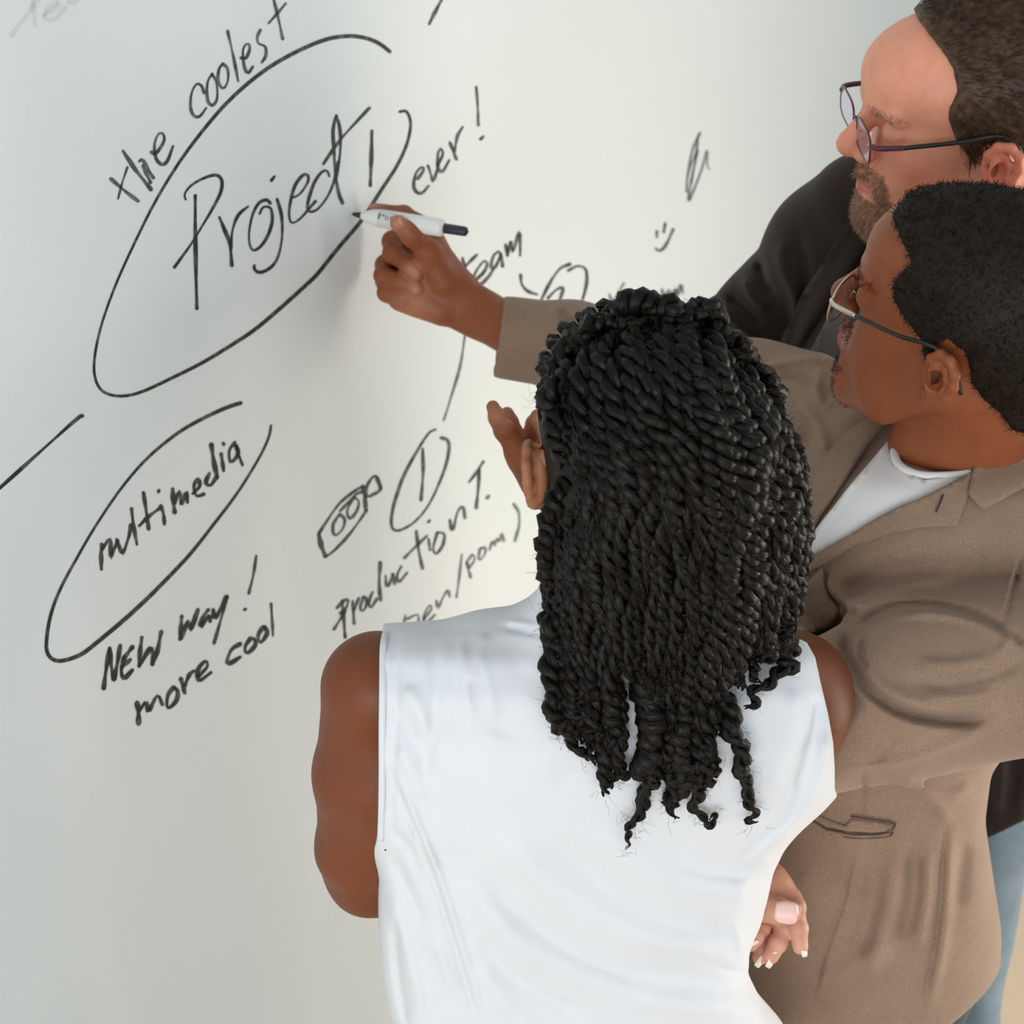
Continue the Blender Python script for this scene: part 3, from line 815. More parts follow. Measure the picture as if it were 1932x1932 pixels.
def sdf_object(name, S, vox, mat, parent, tint=None, newton=1, fine=None, coarse=.006):
    if fine is None: v, f = S.mesh(vox, newton)
    else:                                        # fine mesh where skin shows, coarser under the clothes
        def within(c, m):
            px = 966 + FPX * c[:, 0] / c[:, 2]; py = 966 - FPX * c[:, 1] / c[:, 2]; r = np.zeros(len(c), bool)
            for x0, y0, x1, y1 in fine: r |= (px > x0 - m) & (px < x1 + m) & (py > y0 - m) & (py < y1 + m)
            return r
        v, f = S.mesh(vox, newton, region=lambda c: within(c, 14))
        v2, f2 = S.mesh(coarse, 1, region=lambda c: ~within(c, -42))
        f = np.vstack([f, f2 + len(v)]); v = np.vstack([v, v2])
    col = tint(v) if tint is not None else None
    w = to_world(v)
    o = mesh_obj(name, w, f, mat, parent, colors=col)
    return o, w, f, v
M_lens = simple('clear_lens', (0.9, 0.9, 0.95), 0.02)
_b = M_lens.node_tree.nodes['Principled BSDF']; _b.inputs['Transmission Weight'].default_value = 1.0; _b.inputs['IOR'].default_value = 1.15
M_lens_tint = simple('violet_coated_lens', (0.88, 0.82, 0.95), 0.03)
_b = M_lens_tint.node_tree.nodes['Principled BSDF']; _b.inputs['Transmission Weight'].default_value = 0.92; _b.inputs['IOR'].default_value = 1.12
def glasses(T, label, parent_loc, rim, rx, rz, cx, cz, M_rim, M_temple, M_end, lens_mat, square=2.0, rr=0.0011, group=None, wrap=0.0, tr=0.0022, ear_y=.083, tilt=0.0, full=True, tup=.010):
    root = empty('eyeglasses', parent_loc); tag(root, label, 'glasses', group)
    fb = Bag()
    rims = {}
    for y in (-1, 1):
        t = np.linspace(0, 2 * math.pi, 40, endpoint=False)
        c, s_ = np.cos(t), np.sin(t)
        dy = rx * np.sign(c) * np.abs(c) ** (2 / square); dz = rz * np.sign(s_) * np.abs(s_) ** (2 / square)
        yy = y * cz_y(cx) + dy
        P = np.stack([rim - wrap * np.abs(yy) ** 2 * 8 + tilt * dz, yy, cz + dz], 1)
        rims[y] = P
        wv = np.array([T.world(p) for p in P])
        if full: fb.tube(wv, rr, 8, closed=True)
        else:
            top = wv[:21]; fb.tube(top, rr, 8)
        v = np.vstack([[T.world(P.mean(0))], wv])
        n_ = (T.world([1, 0, 0]) - T.world([0, 0, 0])); n_ /= np.linalg.norm(n_)
        vv = np.vstack([v + n_ * .0006, v - n_ * .0006]); m = len(v); f = []
        for i in range(40):
            a, b = 1 + i, 1 + (i + 1) % 40
            f += [[0, a, b], [m, m + b, m + a], [a, m + a, m + b, b]]
        mesh_obj('lens', vv, f, lens_mat, root, smooth=False)
    br = [[rim, y, cz + rz * .35 + .002 * (1 - abs(y) / .009)] for y in np.linspace(-.0095, .0095, 7)]
    fb.tube(np.array([T.world(p) for p in br]), rr * 1.2, 8)
    for y in (-1, 1):
        pad = [[rim - .002, y * .011, cz - .002], [rim - .007, y * .0085, cz - .006], [rim - .006, y * .0095, cz - .012]]
        fb.tube(catmull(np.array([T.world(p) for p in pad]), n=4), rr * .9, 6)
    fb.build('frame', M_rim, root)
    for y in (-1, 1):
        ye = cz_y(cx) + rx + .001
        hinge = [[rim - wrap * ye ** 2 * 8, y * (ye - .002), cz + rz * .45], [rim - .006, y * (ye + .006), cz + rz * .5], [rim - .028, y * (ye + .009), cz + rz * .5]]
        hb = Bag(); hb.tube(catmull(np.array([T.world(p) for p in hinge]), n=5), tr * 1.15, 8, flat=(1, 1)); 
        arm = [[rim - .027, y * (ye + .009), cz + rz * .5], [.03, y * (ear_y - .004), cz + rz * .5 + tup * .6], [-.005, y * (ear_y - .003), cz + rz * .5 + tup], [-.024, y * (ear_y - .006), cz + tup * .6], [-.036, y * (ear_y - .012), cz - .018]]
        ab = Bag(); ab.tube(catmull(np.array([T.world(p) for p in arm]), n=6), tr, 8)
        tm = ab.build('temple', M_temple, root)
        hb.build('hinge', M_end, tm)
    return root
def cz_y(cx): return cx

# ------------------------------------------------------------------ cloth, skin and hair materials
M_skin = skin_mat('skin')
M_blazer = cloth_mat('taupe_wool', (0.27, 0.178, 0.122), weave=700, bump=0.5, amt=0.06, heather=0.22)
M_blouse = cloth_mat('white_crepe', (0.67, 0.675, 0.70), weave=1100, rough=0.75, bump=0.2, amt=0.015, sheen=0.05)
M_tee = cloth_mat('white_jersey', (0.80, 0.78, 0.77), weave=1200, rough=0.8, bump=0.2, amt=0.015)
M_black = cloth_mat('black_wool', (0.030, 0.019, 0.015), weave=800, bump=0.3, amt=0.12, sheen=0.12, heather=0.2)
M_jeans = cloth_mat('blue_denim', (0.12, 0.165, 0.20), weave=600, bump=0.4, amt=0.12, heather=0.2)
M_trouser = cloth_mat('dark_trouser_cloth', (0.018, 0.022, 0.022), weave=800)
M_shoe = simple('dark_leather', (0.02, 0.014, 0.01), 0.4)
M_twist = hair_mat('black_twisted_hair', (0.0040, 0.0026, 0.0017), 0.40, 0.20)
M_scalp = hair_mat('dark_hair_roots', (0.014, 0.010, 0.007), 0.6, 0.2, streak=False)
M_nail = simple('pale_pink_nail', (0.80, 0.52, 0.46), 0.18)
M_nailw = simple('white_tipped_nail', (0.82, 0.68, 0.62), 0.2)
M_natnail = simple('natural_nail', (0.62, 0.36, 0.26), 0.3)
M_seam = cloth_mat('dark_seam_thread', (0.055, 0.036, 0.028), weave=900)

def legs(person, hips, mat, feet, r=.075, name='trousers', shoe=M_shoe, hw_=.155):
    """trousers and shoes from the hips (view axes) down to the floor"""
    S = Sdf(); S.k = 0.04
    hw = to_world(hips)
    zt = hw[2]
    S.ell(hips, [hw_, .10, .11], k=.05)
    for (fx, fy) in feet:
        hip = to_view([hw[0] + (fx - hw[0]) * .6, hw[1] + (fy - hw[1]) * .6, zt - .04]); knee = to_view([(hw[0] + 3 * fx) / 4, (hw[1] + 3 * fy) / 4, zt * .52]); ank = to_view([fx, fy, .09])
        S.cap(hip, knee, r, r * .78, k=.04); S.cap(knee, ank, r * .78, r * .68, k=.02)
    S.plane(to_view([0, 0, .035]), WDOWN, .004)
    S.disp(lambda P: .0014 * np.sin(P[:, 1] * 31 + P[:, 0] * 60 + 2 * np.sin(P[:, 1] * 9)) + .0012 * np.sin(P[:, 1] * 13 - P[:, 0] * 95 + P[:, 2] * 40))
    o, *_ = sdf_object(name, S, .006, mat, person)
    for (fx, fy) in feet:
        A = Sdf(); d = np.array([-WN[0], -WN[1], 0]) * .16
        A.k = .02
        A.cap(to_view([fx, fy, .055]), to_view([fx + d[0], fy + d[1], .035]), .042, .034)
        A.cap(to_view([fx, fy, .07]), to_view([fx, fy, .12]), .036, .036)
        A.plane(to_view([0, 0, .001]), WDOWN, .001)
        v, f = A.mesh(.005, 0)
        mesh_obj('shoe', to_world(v), f, shoe, person)

# ------------------------------------------------------------------ woman with twisted hair
TW = Frame(V(1183, 856, 1.70), math.radians(78), math.radians(-6), 0, 0.97)
woman = empty('person', tuple(to_world(V(1110, 1500, 1.93)) * np.array([1, 1, 0])))
tag(woman, 'person seen from behind in a sleeveless white blouse with long black twisted hair', 'person')

S = Sdf()
add_head(S, TW, ear_back=True)
neck0 = TW.pt((-.022, 0, -.055)); neckb = V(1166, 1180, 1.755)
S.cap(neck0, neckb, .052, .052, k=.03)
# trunk inside the blouse
S.cap(V(860, 1262, 1.80), V(1440, 1275, 1.80), .040, .040, k=.05)
S.prof([(1240, 770, 1500, 1.805, .055), (1400, 775, 1520, 1.84, .075), (1600, 775, 1430, 1.91, .075), (1800, 790, 1360, 1.985, .07), (1932, 800, 1420, 2.03, .075), (2020, 800, 1420, 2.06, .06)], k=.04)
# her left arm (left in view): shoulder, upper arm, elbow, forearm going forward
S.ell(V(716, 1292, 1.805), [.044, .044, .048], k=.015)
S.chain([V(706, 1300, 1.81), V(689, 1460, 1.86), V(682, 1600, 1.915), V(700, 1655, 1.95)], [.0440, .0435, .0390, .0325], k=.015)
S.chain([V(690, 1648, 1.945), V(800, 1665, 2.06), V(1010, 1640, 2.13)], [.0350, .033, .026], k=.02)
S.ell(V(748, 1420, 1.845), [.034, .09, .045], k=.03)                # back of the armpit
S.folds([([(694, 1515), (702, 1560), (720, 1610)], 10, -.0022)])
# her right arm: only a strip of the shoulder shows
S.ell(V(1500, 1318, 1.83), [.0420, .052, .045], k=.03)
S.chain([V(1500, 1320, 1.83), V(1476, 1430, 1.91), V(1400, 1560, 2.02)], [.041, .038, .033], k=.03)
S.chain([V(1400, 1560, 2.02), V(1398, 1630, 2.05), V(1428, 1668, 2.035)], [.033, .025, .0225], k=.02)
# her left hand resting in front of the waist (out of sight)
S.cap(V(1010, 1640, 2.13), V(1080, 1640, 2.15), .026, .030, k=.02, flat=((0, 1, 0), .6))
for i, dy in enumerate((-.028, -.010, .009, .026)):
    b = V(1080, 1640, 2.15) + np.array([.02, dy, 0]); finger(S, [b, b + [.035, dy * .1, -.004], b + [.058, dy * .2, .006], b + [.074 - abs(i - 1.5) * .006, dy * .2, .016]], .0085, .0065)
finger(S, [V(1050, 1620, 2.14), V(1080, 1590, 2.12), V(1110, 1580, 2.11)], .011, .008)
# her right hand hanging beside the waist, nails downwards
ZH = 2.0
S.k = .006
S.chain([V(1424, 1660, ZH + .03), V(1452, 1672, ZH + .012), V(1490, 1698, ZH + .006)], [.0215, .0185, .0125], k=.012)
S.ell(V(1446, 1700, ZH + .02), [.021, .024, .014], k=.012)
finger(S, [V(1480, 1692, ZH + .004), V(1499, 1712, ZH), V(1506, 1752, ZH), V(1510, 1786, ZH + .002)], .0112, .0074, k=.003)          # index
finger(S, [V(1462, 1716, ZH + .012), V(1479, 1752, ZH + .008), V(1467, 1780, ZH + .002), V(1454, 1803, ZH - .002)], .0100, .0080, k=.002)       # middle
finger(S, [V(1448, 1720, ZH + .022), V(1452, 1762, ZH + .020), V(1440, 1788, ZH + .014), V(1434, 1806, ZH + .012)], .0092, .0072, k=.002)         # ring
finger(S, [V(1432, 1716, ZH + .016), V(1436, 1748, ZH + .004), V(1424, 1768, ZH - .004), V(1417, 1780, ZH - .006)], .0092, .0076, k=.002)         # little
finger(S, [V(1412, 1706, ZH - .002), V(1440, 1712, ZH - .014), V(1464, 1718, ZH - .018), V(1488, 1722, ZH - .017)], .0132, .0112, knuckle=1.03)                       # thumb across
for px_ in (1438, 1443): S.cap(V(px_, 1700, ZH - .0275), V(px_ - 1, 1724, ZH - .0275), .0006, k=.002, op='s')
# arm crease
def woman_tint(P):
    c = np.tile(np.array([.165, .043, .0135]), (len(P), 1))
    px = 966 + FPX * P[:, 0] / P[:, 2]; py = 966 - FPX * P[:, 1] / P[:, 2]
    m = (px > 1390) & (py > 1625) & (py < 1850)
    c[m] = (.50, .235, .15)
    tip = m & (py > 1745); c[tip] = (.62, .30, .21)
    m2 = m & (px < 1500) & (py > 1700) & (py < 1742) & (P[:, 2] < ZH - .006); c[m2] = (.52, .27, .18)
    hd = (px > 985) & (px < 1060) & (py < 1000); c[hd] = (.34, .13, .06)
    return c
body, bw, bf, bv = sdf_object('body', S, .0018, M_skin, woman, woman_tint, fine=[(560, 1150, 740, 1770), (1470, 1180, 1620, 1580), (1360, 1610, 1540, 1850), (960, 700, 1090, 1140)])
def add_nail(parent, a, b, up, w, mat, mat2=None):
    v, f = nail(a, b, up, w); return mesh_obj('fingernail', v, f, mat, parent)
add_nail(body, V(1463, 1719, ZH - .0285), V(1503, 1724, ZH - .0275), (0, .05, -1), .0105, M_nail)
add_nail(body, V(1516, 1770, ZH - .001), V(1519, 1804, ZH - .001), (1, .1, -.75), .0050, M_nailw)
add_nail(body, V(1466, 1796, ZH - .006), V(1449, 1825, ZH - .005), (.72, -.45, -.75), .0053, M_nailw)
add_nail(body, V(1442, 1802, ZH + .007), V(1428, 1824, ZH + .007), (.5, -.6, -.8), .0047, M_nailw)
add_nail(body, V(1430, 1776, ZH - .012), V(1408, 1792, ZH - .011), (.45, -.75, -.6), .0047, M_nailw)

# blouse
S = Sdf(); S.k = .02
S.prof([(1200, 690, 1500, 1.795, .060), (1240, 680, 1545, 1.80, .080), (1300, 670, 1575, 1.81, .095), (1400, 665, 1596, 1.835, .108), (1480, 662, 1584, 1.865, .110), (1520, 660, 1548, 1.88, .110), (1560, 680, 1500, 1.895, .110), (1590, 700, 1474, 1.905, .108),
        (1640, 714, 1454, 1.92, .105), (1740, 716, 1430, 1.955, .103), (1790, 720, 1406, 1.975, .102), (1830, 724, 1408, 1.99, .103), (1880, 732, 1432, 2.01, .106), (1932, 744, 1478, 2.03, .110), (2050, 750, 1530, 2.075, .116)], k=.02, p=3.0)
S.cap(V(690, 1240, 1.80), V(930, 1224, 1.785), .022, .026, k=.03)
S.cap(V(930, 1224, 1.785), V(1120, 1210, 1.775), .026, .045, k=.03)
S.cap(V(1545, 1250, 1.80), V(1250, 1215, 1.775), .022, .045, k=.03)
S.cap(V(1110, 1200, 1.765), V(1125, 1150, 1.745), .058, .050, k=.02)          # stand collar
S.cap(V(1150, 1200, 1.765), V(1165, 1135, 1.74), .058, .055, k=.02)
S.k = .004
F = [([(960, 1600), (1060, 1720), (1160, 1790)], 9, .0014), ([(1100, 1620), (1200, 1700), (1320, 1740)], 8, .0014), ([(1180, 1560), (1300, 1640), (1420, 1660)], 8, -.0014), ([(960, 1700), (1060, 1790), (1200, 1850)], 9, -.0015), ([(930, 1780), (1020, 1860), (1140, 1900)], 8, .0014), ([(1350, 1700), (1390, 1760), (1400, 1800)], 8, .0018), ([(1300, 1800), (1370, 1830), (1410, 1835)], 8, -.0016), ([(850, 1240), (856, 1330), (850, 1400)], 8, -.0010), ([(905, 1225), (925, 1300), (935, 1360)], 8, .0010), ([(1500, 1560), (1440, 1600), (1400, 1640)], 8, .0018), ([(760, 1480), (772, 1530), (790, 1570)], 7, .0014)]
for pts, w, h in [
    ([(745, 1200), (748, 1320), (742, 1450), (736, 1590)], 9, -.0012),
    ([(735, 1450), (775, 1550), (815, 1650), (850, 1760), (880, 1860), (905, 1940)], 6, -.0022), ([(742, 1440), (786, 1545), (828, 1650), (862, 1755), (892, 1850), (918, 1940)], 7, .0022),
    ([(760, 1290), (790, 1340), (812, 1400)], 16, .0022), ([(745, 1330), (790, 1410), (810, 1470)], 14, -.0018), ([(745, 1400), (780, 1470), (800, 1510)], 14, .0018),
    ([(820, 1215), (822, 1330), (800, 1470)], 14, -.0018), ([(870, 1200), (880, 1300), (890, 1360)], 10, .0015), ([(920, 1190), (900, 1240), (885, 1290)], 12, .0018),
    ([(1000, 1240), (960, 1330), (940, 1400)], 26, -.0022), ([(930, 1560), (1050, 1680), (1210, 1770), (1400, 1810)], 26, .0042), ([(900, 1620), (1000, 1740), (1180, 1830), (1420, 1862)], 24, -.0036),
    ([(890, 1680), (1000, 1800), (1200, 1885), (1440, 1910)], 24, .0040), ([(1010, 1560), (1160, 1690), (1300, 1745), (1410, 1760)], 22, -.0030), ([(900, 1760), (980, 1850), (1120, 1930)], 20, -.0032), ([(890, 1815), (960, 1900), (1020, 1960)], 18, .0032),
    ([(1120, 1560), (1260, 1660), (1420, 1690)], 24, .0030), ([(1240, 1580), (1350, 1640), (1450, 1640)], 20, -.0022),
    ([(740, 1610), (780, 1700), (830, 1800)], 12, -.0026), ([(735, 1680), (770, 1800), (800, 1932)], 14, .0026), ([(760, 1560), (800, 1600), (830, 1650)], 10, .0020), ([(745, 1730), (752, 1840), (770, 1940)], 9, -.0022),
    ([(790, 1720), (830, 1800), (860, 1880)], 12, .0026), ([(735, 1560), (770, 1600), (800, 1660)], 9, -.0018),
    ([(1540, 1300), (1530, 1400), (1500, 1500)], 14, -.0024), ([(1560, 1370), (1552, 1450), (1510, 1540), (1440, 1620)], 12, .0026), ([(1500, 1290), (1490, 1400), (1450, 1500)], 20, .0022),
    ([(1030, 1480), (1120, 1440), (1200, 1460)], 30, -.002), ([(1480, 1560), (1400, 1680), (1380, 1780)], 18, .0022), ([(950, 1183), (1000, 1193), (1050, 1203)], 7, -.0022), ([(955, 1172), (1000, 1180), (1045, 1188)], 8, .0014)]:
    F.append((pts, w, h * 1.6))
S.folds(F, zlim=1.96)
S.cutpoly([(500, 1100), (724, 1150), (722, 1192), (718, 1225), (716, 1300), (716, 1400), (716, 1500), (714, 1560), (709, 1588), (705, 1596), (500, 1600)], .002)
S.cutpoly([(1700, 1100), (1495, 1150), (1497, 1200), (1522, 1212), (1538, 1240), (1549, 1290), (1562, 1345), (1572, 1400), (1575, 1450), (1575, 1490), (1590, 1520), (1700, 1530)], .002)
blouse, blw, blf, blv = sdf_object('blouse', S, .0026, M_blouse, woman)
blouse['label'] = 'sleeveless white blouse with a stand collar'
blouse_bvh = bvh_of(blw, blf)
def front_depth(px, py, bv=blouse_bvh, default=1.8):
    d = to_world(V(px, py, 1.0)) - CORG; d /= np.linalg.norm(d)
    h = bv.ray_cast(Vector(CORG), Vector(d), 9)
    return to_view(np.array(h[0]))[2] if h[0] is not None else default
# rolled armhole edge
hem = [(722, 1196), (718, 1225), (717, 1300), (716, 1380), (716, 1460), (715, 1530), (713, 1585)]
hb = Bag()
hp = catmull(np.array([V(x + 5, y, front_depth(x + 9, y) - .001) for x, y in hem]), n=6)
hb.tube(to_world(hp), .0030, 8, flat=(1, .8)); hb.build('armhole_hem', M_blouse, blouse)
legs(woman, V(1130, 1990, 2.07), M_trouser, [(woman.location.x - .09, woman.location.y + .06), (woman.location.x + .1, woman.location.y + .03)], r=.072)

# ---- hair: a scalp cap and single twists
hair_S = Sdf(); R = TW.R
hair_S.ell(TW.pt((-.024, 0, .040)), np.array([.104, .077, .088]) * TW.sc, R, k=.01)
hair_S.ell(TW.pt((-.055, 0, -.02)), np.array([.060, .070, .085]) * TW.sc, R, k=.03)
fpl = TW.pt((.040, 0, 0)); nf = R[0]
hair_S.plane(TW.pt((.002, 0, .0)), R[0] * .95 - R[2] * .55, .006)
cap_o, cw_, cf_, _ = sdf_object('hair', hair_S, .004, M_scalp, woman)
cap_o['label'] = 'long black hair in many two-strand twists'
HR = np.array([(585, 1180, 1330, 1.655, .02), (605, 1130, 1372, 1.65, .055), (640, 1085, 1405, 1.645, .078), (700, 1052, 1438, 1.645, .098), (750, 1040, 1462, 1.65, .106), (800, 1046, 1484, 1.655, .112), (850, 1066, 1503, 1.66, .114), (900, 1070, 1515, 1.67, .113),
     (950, 1062, 1524, 1.68, .110), (1000, 1036, 1526, 1.695, .106), (1100, 1034, 1512, 1.72, .096), (1200, 1034, 1496, 1.745, .088), (1300, 1040, 1440, 1.765, .080), (1400, 1060, 1410, 1.79, .075), (1600, 1100, 1400, 1.84, .075)])
def hrow(y): return [np.interp(y, HR[:, 0], HR[:, i]) for i in (1, 2, 3, 4)]
def hair_pt(u, y, layer=1.0):
    l, r, z, b = hrow(y); c = (l + r) / 2; a = (r - l) / 2 * layer
    x = c + a * u; zz = z - b * layer * math.sqrt(max(0.0, 1 - (abs(u) ** 2.2)))
    fd = front_depth(x, y, default=None) if y > 1150 else None
    if fd is not None: zz = min(zz, fd - .012 - (1 - layer) * -.0)
    return V(x, y, zz)
tw_n = 0
def twist(path, r0, step=.0028, smooth=0, taper=.5, pitch=.028, phase=0.0, curl=0.0, name='hair_twist', sides=6, loose=.15):
    """two strands wound round each other along a path given in view axes"""
    P = resample(catmull(np.asarray(path), n=6), step)
    if smooth:
        w_ = np.hanning(smooth + 2)[1:-1]; w_ /= w_.sum(); h_ = smooth // 2
        Pp = np.pad(P, ((h_, h_), (0, 0)), 'reflect', reflect_type='odd'); P = np.stack([np.convolve(Pp[:, i], w_, 'valid') for i in range(3)], 1)
    n = len(P); s = np.linspace(0, 1, n)
    wv = rng.uniform(60, 150, 3); P = P + np.stack([.0022 * np.sin(s * wv[0] * .25 + phase * 3) + .0010 * np.sin(s * wv[1] * .5), .0010 * np.sin(s * wv[2] * .3), .0016 * np.cos(s * 13 + phase * 5)], 1); pitch = pitch * rng.uniform(.72, 1.18)
    T = np.gradient(P, axis=0); T /= np.linalg.norm(T, axis=1)[:, None]
    ref = np.array([0, 0, 1.0]); U = np.cross(T, ref); U /= np.linalg.norm(U, axis=1)[:, None] + 1e-9; W = np.cross(T, U)
    d = np.r_[0, np.cumsum(np.linalg.norm(np.diff(P, axis=0), axis=1))]
    env = np.minimum(1, .55 + s * 6) * (1 - (1 - taper) * s ** 1.6) * (1 + .10 * np.sin(s * 23 + phase))
    rad = r0 * env * .62
    b = Bag()
    for q in (0, 1):
        a = 2 * math.pi * d / pitch + phase + q * math.pi
        off = rad * (1.0 - .1)
        Q = P + U * (np.cos(a) * off)[:, None] + W * (np.sin(a) * off)[:, None]
        rr = rad * (1.0 + .10 * np.sin(d * 700 + q) + .08 * np.sin(d * 330 + phase * 4 + q * 2)); rr[-6:] *= np.linspace(1, .35, 6)
        b.tube(to_world(Q), rr, sides)
    return b
def end_curl(P, turns, rad, drop, dirx=1.0):
    """free curling end"""
    e = P[-1]; out = []
    dn = WDOWN
    for i in range(1, int(turns * 8) + 1):
        t = i / 8; a = t * 2 * math.pi
        out.append(e + dn * drop * t + np.array([dirx * rad * math.sin(a), 0, -rad * .6 * (1 - math.cos(a))]))
    return np.vstack([P, out])
all_paths = []
def build_twist(path, r0, **k):
    global tw_n
    b = twist(path, r0, phase=rng.uniform(0, 6.28), **k); tw_n += 1
    b.build('hair_twist', M_twist, cap_o); all_paths.append((np.asarray(path), r0))
layers = [(.84, 19, 0.04), (.93, 24, 0.0), (1.0, 32, 0.02)]
for li, (lay, cnt, sh) in enumerate(layers):
    for i in range(cnt):
        u = -1 + 2 * (i + .5) / cnt; u = math.sin(u * math.pi / 2) * .985 + rng.uniform(-.02, .02); u = max(-.985, min(.985, u))
        y0 = 592 + (abs(u) ** 2) * 60 + rng.uniform(0, 26) + (0, 30, 0)[li] + (rng.choice([0, 40, 90, 150]) if li else 0)
        mid = 1 - abs(u + .05)
        ye = 1215 + 235 * min(1, mid * 1.9) + rng.uniform(-90, 75) - (1 - lay) * 150
        lr = hrow(1300); xe = (lr[0] + lr[1]) / 2 + (lr[1] - lr[0]) / 2 * u
        if 1172 < xe < 1216: ye = 1240 + rng.uniform(-30, 30)
        if xe > 1375: ye = 1215 + rng.uniform(-30, 40)
        if u < -.93: ye = 1330 + rng.uniform(-30, 20)
        if u > .8: ye = min(ye, 1195 + rng.uniform(-30, 30))
        ys = np.r_[np.linspace(y0, 760, 6), np.linspace(800, ye, 9)] if y0 < 700 else np.linspace(y0, ye, 13)
        path = []
        dr = rng.uniform(-.04, .04)
        for y in ys:
            f = (y - y0) / (ye - y0)
            uu = max(-.99, min(.99, u + dr * f + .012 * math.sin(y * .02 + i)))
            path.append(hair_pt(uu, y, lay))
        P = np.array(path)
        if rng.random() < .7: P = end_curl(P, rng.uniform(.8, 1.6), rng.uniform(.003, .006), .018, rng.choice([-1, 1]))
        edge_ = abs(u) > .82
        build_twist(P, rng.uniform(.0066, .0086) * (1.0 if abs(u) < .9 else .9), taper=rng.uniform(.5, .75), step=.0020 if edge_ else .0028, sides=8 if edge_ else 6, smooth=9)
# rows of twists lying back over the crown and temples
for a_ in range(-84, 68, 12):
    a = math.radians(a_); pts = []
    for x in np.linspace(.052, -.075, 9):
        r_ = math.sqrt(max(0, 1 - (x / .112) ** 2)); pts.append(TW.pt((-.024 + x * .98, .080 * math.sin(a) * r_, .040 + .092 * math.cos(a) * r_)))
    build_twist(np.array(pts), .0062, taper=.9, smooth=3)
# long loose ends that hang below the rest, drawn one by one
def P3(pts, dz=.016, lift=0): return np.array([V(x, y, front_depth(x, y) - dz - lift) for x, y in pts])
ends = [
    ([(1048, 1160), (1040, 1260), (1042, 1320), (1062, 1370), (1085, 1405), (1112, 1432), (1126, 1441)], .0085, .3),
    ([(1120, 1290), (1118, 1350), (1112, 1375), (1122, 1398)], .008, .35),
    ([(1150, 1280), (1158, 1350), (1170, 1400), (1172, 1445), (1176, 1460), (1160, 1470), (1155, 1486)], .0085, .25),
    ([(1215, 1240), (1226, 1330), (1232, 1390), (1222, 1430), (1205, 1462)], .0125, .8),
    ([(1225, 1420), (1232, 1462), (1215, 1510), (1197, 1545), (1188, 1575), (1178, 1605)], .0075, .12),
    ([(1262, 1330), (1262, 1400), (1262, 1440), (1275, 1480)], .008, .4), ([(1284, 1478), (1266, 1496), (1258, 1512), (1270, 1520), (1276, 1504), (1268, 1494)], .0034, .5),
    ([(1290, 1300), (1285, 1400), (1290, 1450), (1296, 1500)], .0105, .7),
    ([(1340, 1330), (1335, 1400), (1325, 1460), (1310, 1510), (1322, 1540), (1338, 1556), (1350, 1552), (1351, 1540), (1342, 1539), (1335, 1548)], .0075, .18),
    ([(1365, 1300), (1380, 1360), (1396, 1410), (1404, 1450), (1410, 1490), (1422, 1510), (1410, 1520), (1424, 1532), (1414, 1545), (1432, 1553)], .0085, .22),
    ([(1468, 1180), (1478, 1215), (1474, 1240), (1492, 1258), (1462, 1272), (1450, 1292), (1425, 1300), (1424, 1330), (1400, 1336)], .0068, .4),
    ([(1425, 1190), (1432, 1225), (1415, 1245), (1425, 1275), (1438, 1290)], .0082, .3), ([(1384, 1240), (1388, 1275), (1400, 1300)], .0075, .4),
    ([(1330, 1400), (1345, 1440), (1340, 1470), (1318, 1500)], .0066, .4)]
for pts, r0, tp in ends: build_twist(P3(pts), r0, taper=tp, pitch=.024, step=.0016, sides=7)
# twists framing her face on the left, in front of the shoulder
build_twist(np.array([V(1060, 905, 1.60), V(1040, 960, 1.60), V(1030, 1010, 1.605), V(1028, 1060, 1.612), V(1030, 1092, 1.62), V(1038, 1110, 1.625)]), .0078, taper=.7)
build_twist(np.array([V(1100, 640, 1.61), V(1066, 672, 1.61), V(1042, 716, 1.61), V(1028, 760, 1.615), V(1030, 795, 1.615)]), .0078, taper=.7, smooth=5)
build_twist(np.array([V(1118, 636, 1.63), V(1078, 660, 1.635), V(1044, 700, 1.64), V(1024, 742, 1.645), V(1020, 772, 1.65)]), .0072, taper=.7, smooth=5)
build_twist(np.array([V(1075, 690, 1.60), V(1048, 730, 1.585), V(1036, 770, 1.585), V(1046, 815, 1.575), V(1060, 880, 1.565)]), .0080, taper=.9)
# looped twists standing up along the crown
for pts, r0 in [([(1128, 660), (1108, 634), (1120, 612), (1146, 606), (1160, 628)], .0085), ([(1210, 616), (1180, 596), (1188, 570), (1218, 566), (1240, 584), (1238, 612)], .0095), ([(1246, 612), (1238, 586), (1262, 578), (1288, 592), (1290, 616)], .0088),
                ([(1284, 622), (1290, 592), (1314, 584), (1330, 600)], .0085), ([(1318, 622), (1316, 590), (1336, 578), (1354, 592), (1352, 618), (1334, 634)], .0088), ([(1078, 708), (1060, 690), (1062, 664), (1084, 656), (1098, 672)], .0085),
                ([(1240, 640), (1262, 604), (1292, 604), (1310, 632)], .0088), ([(1160, 640), (1180, 610), (1216, 616), (1228, 644)], .0085), ([(1368, 650), (1386, 640), (1404, 662), (1410, 700)], .0085), ([(1340, 650), (1362, 628), (1384, 644)], .0082),
                ([(1420, 712), (1440, 704), (1458, 724), (1464, 760)], .0082)]:
    zz = [1.602 - .020 * math.sin(math.pi * i / (len(pts) - 1)) + (abs(x - 1240) / 200) ** 2 * .035 for i, (x, y) in enumerate(pts)]
    build_twist(np.array([V(x, y, z) for (x, y), z in zip(pts, zz)]), r0, taper=.85, pitch=.023, step=.0018)
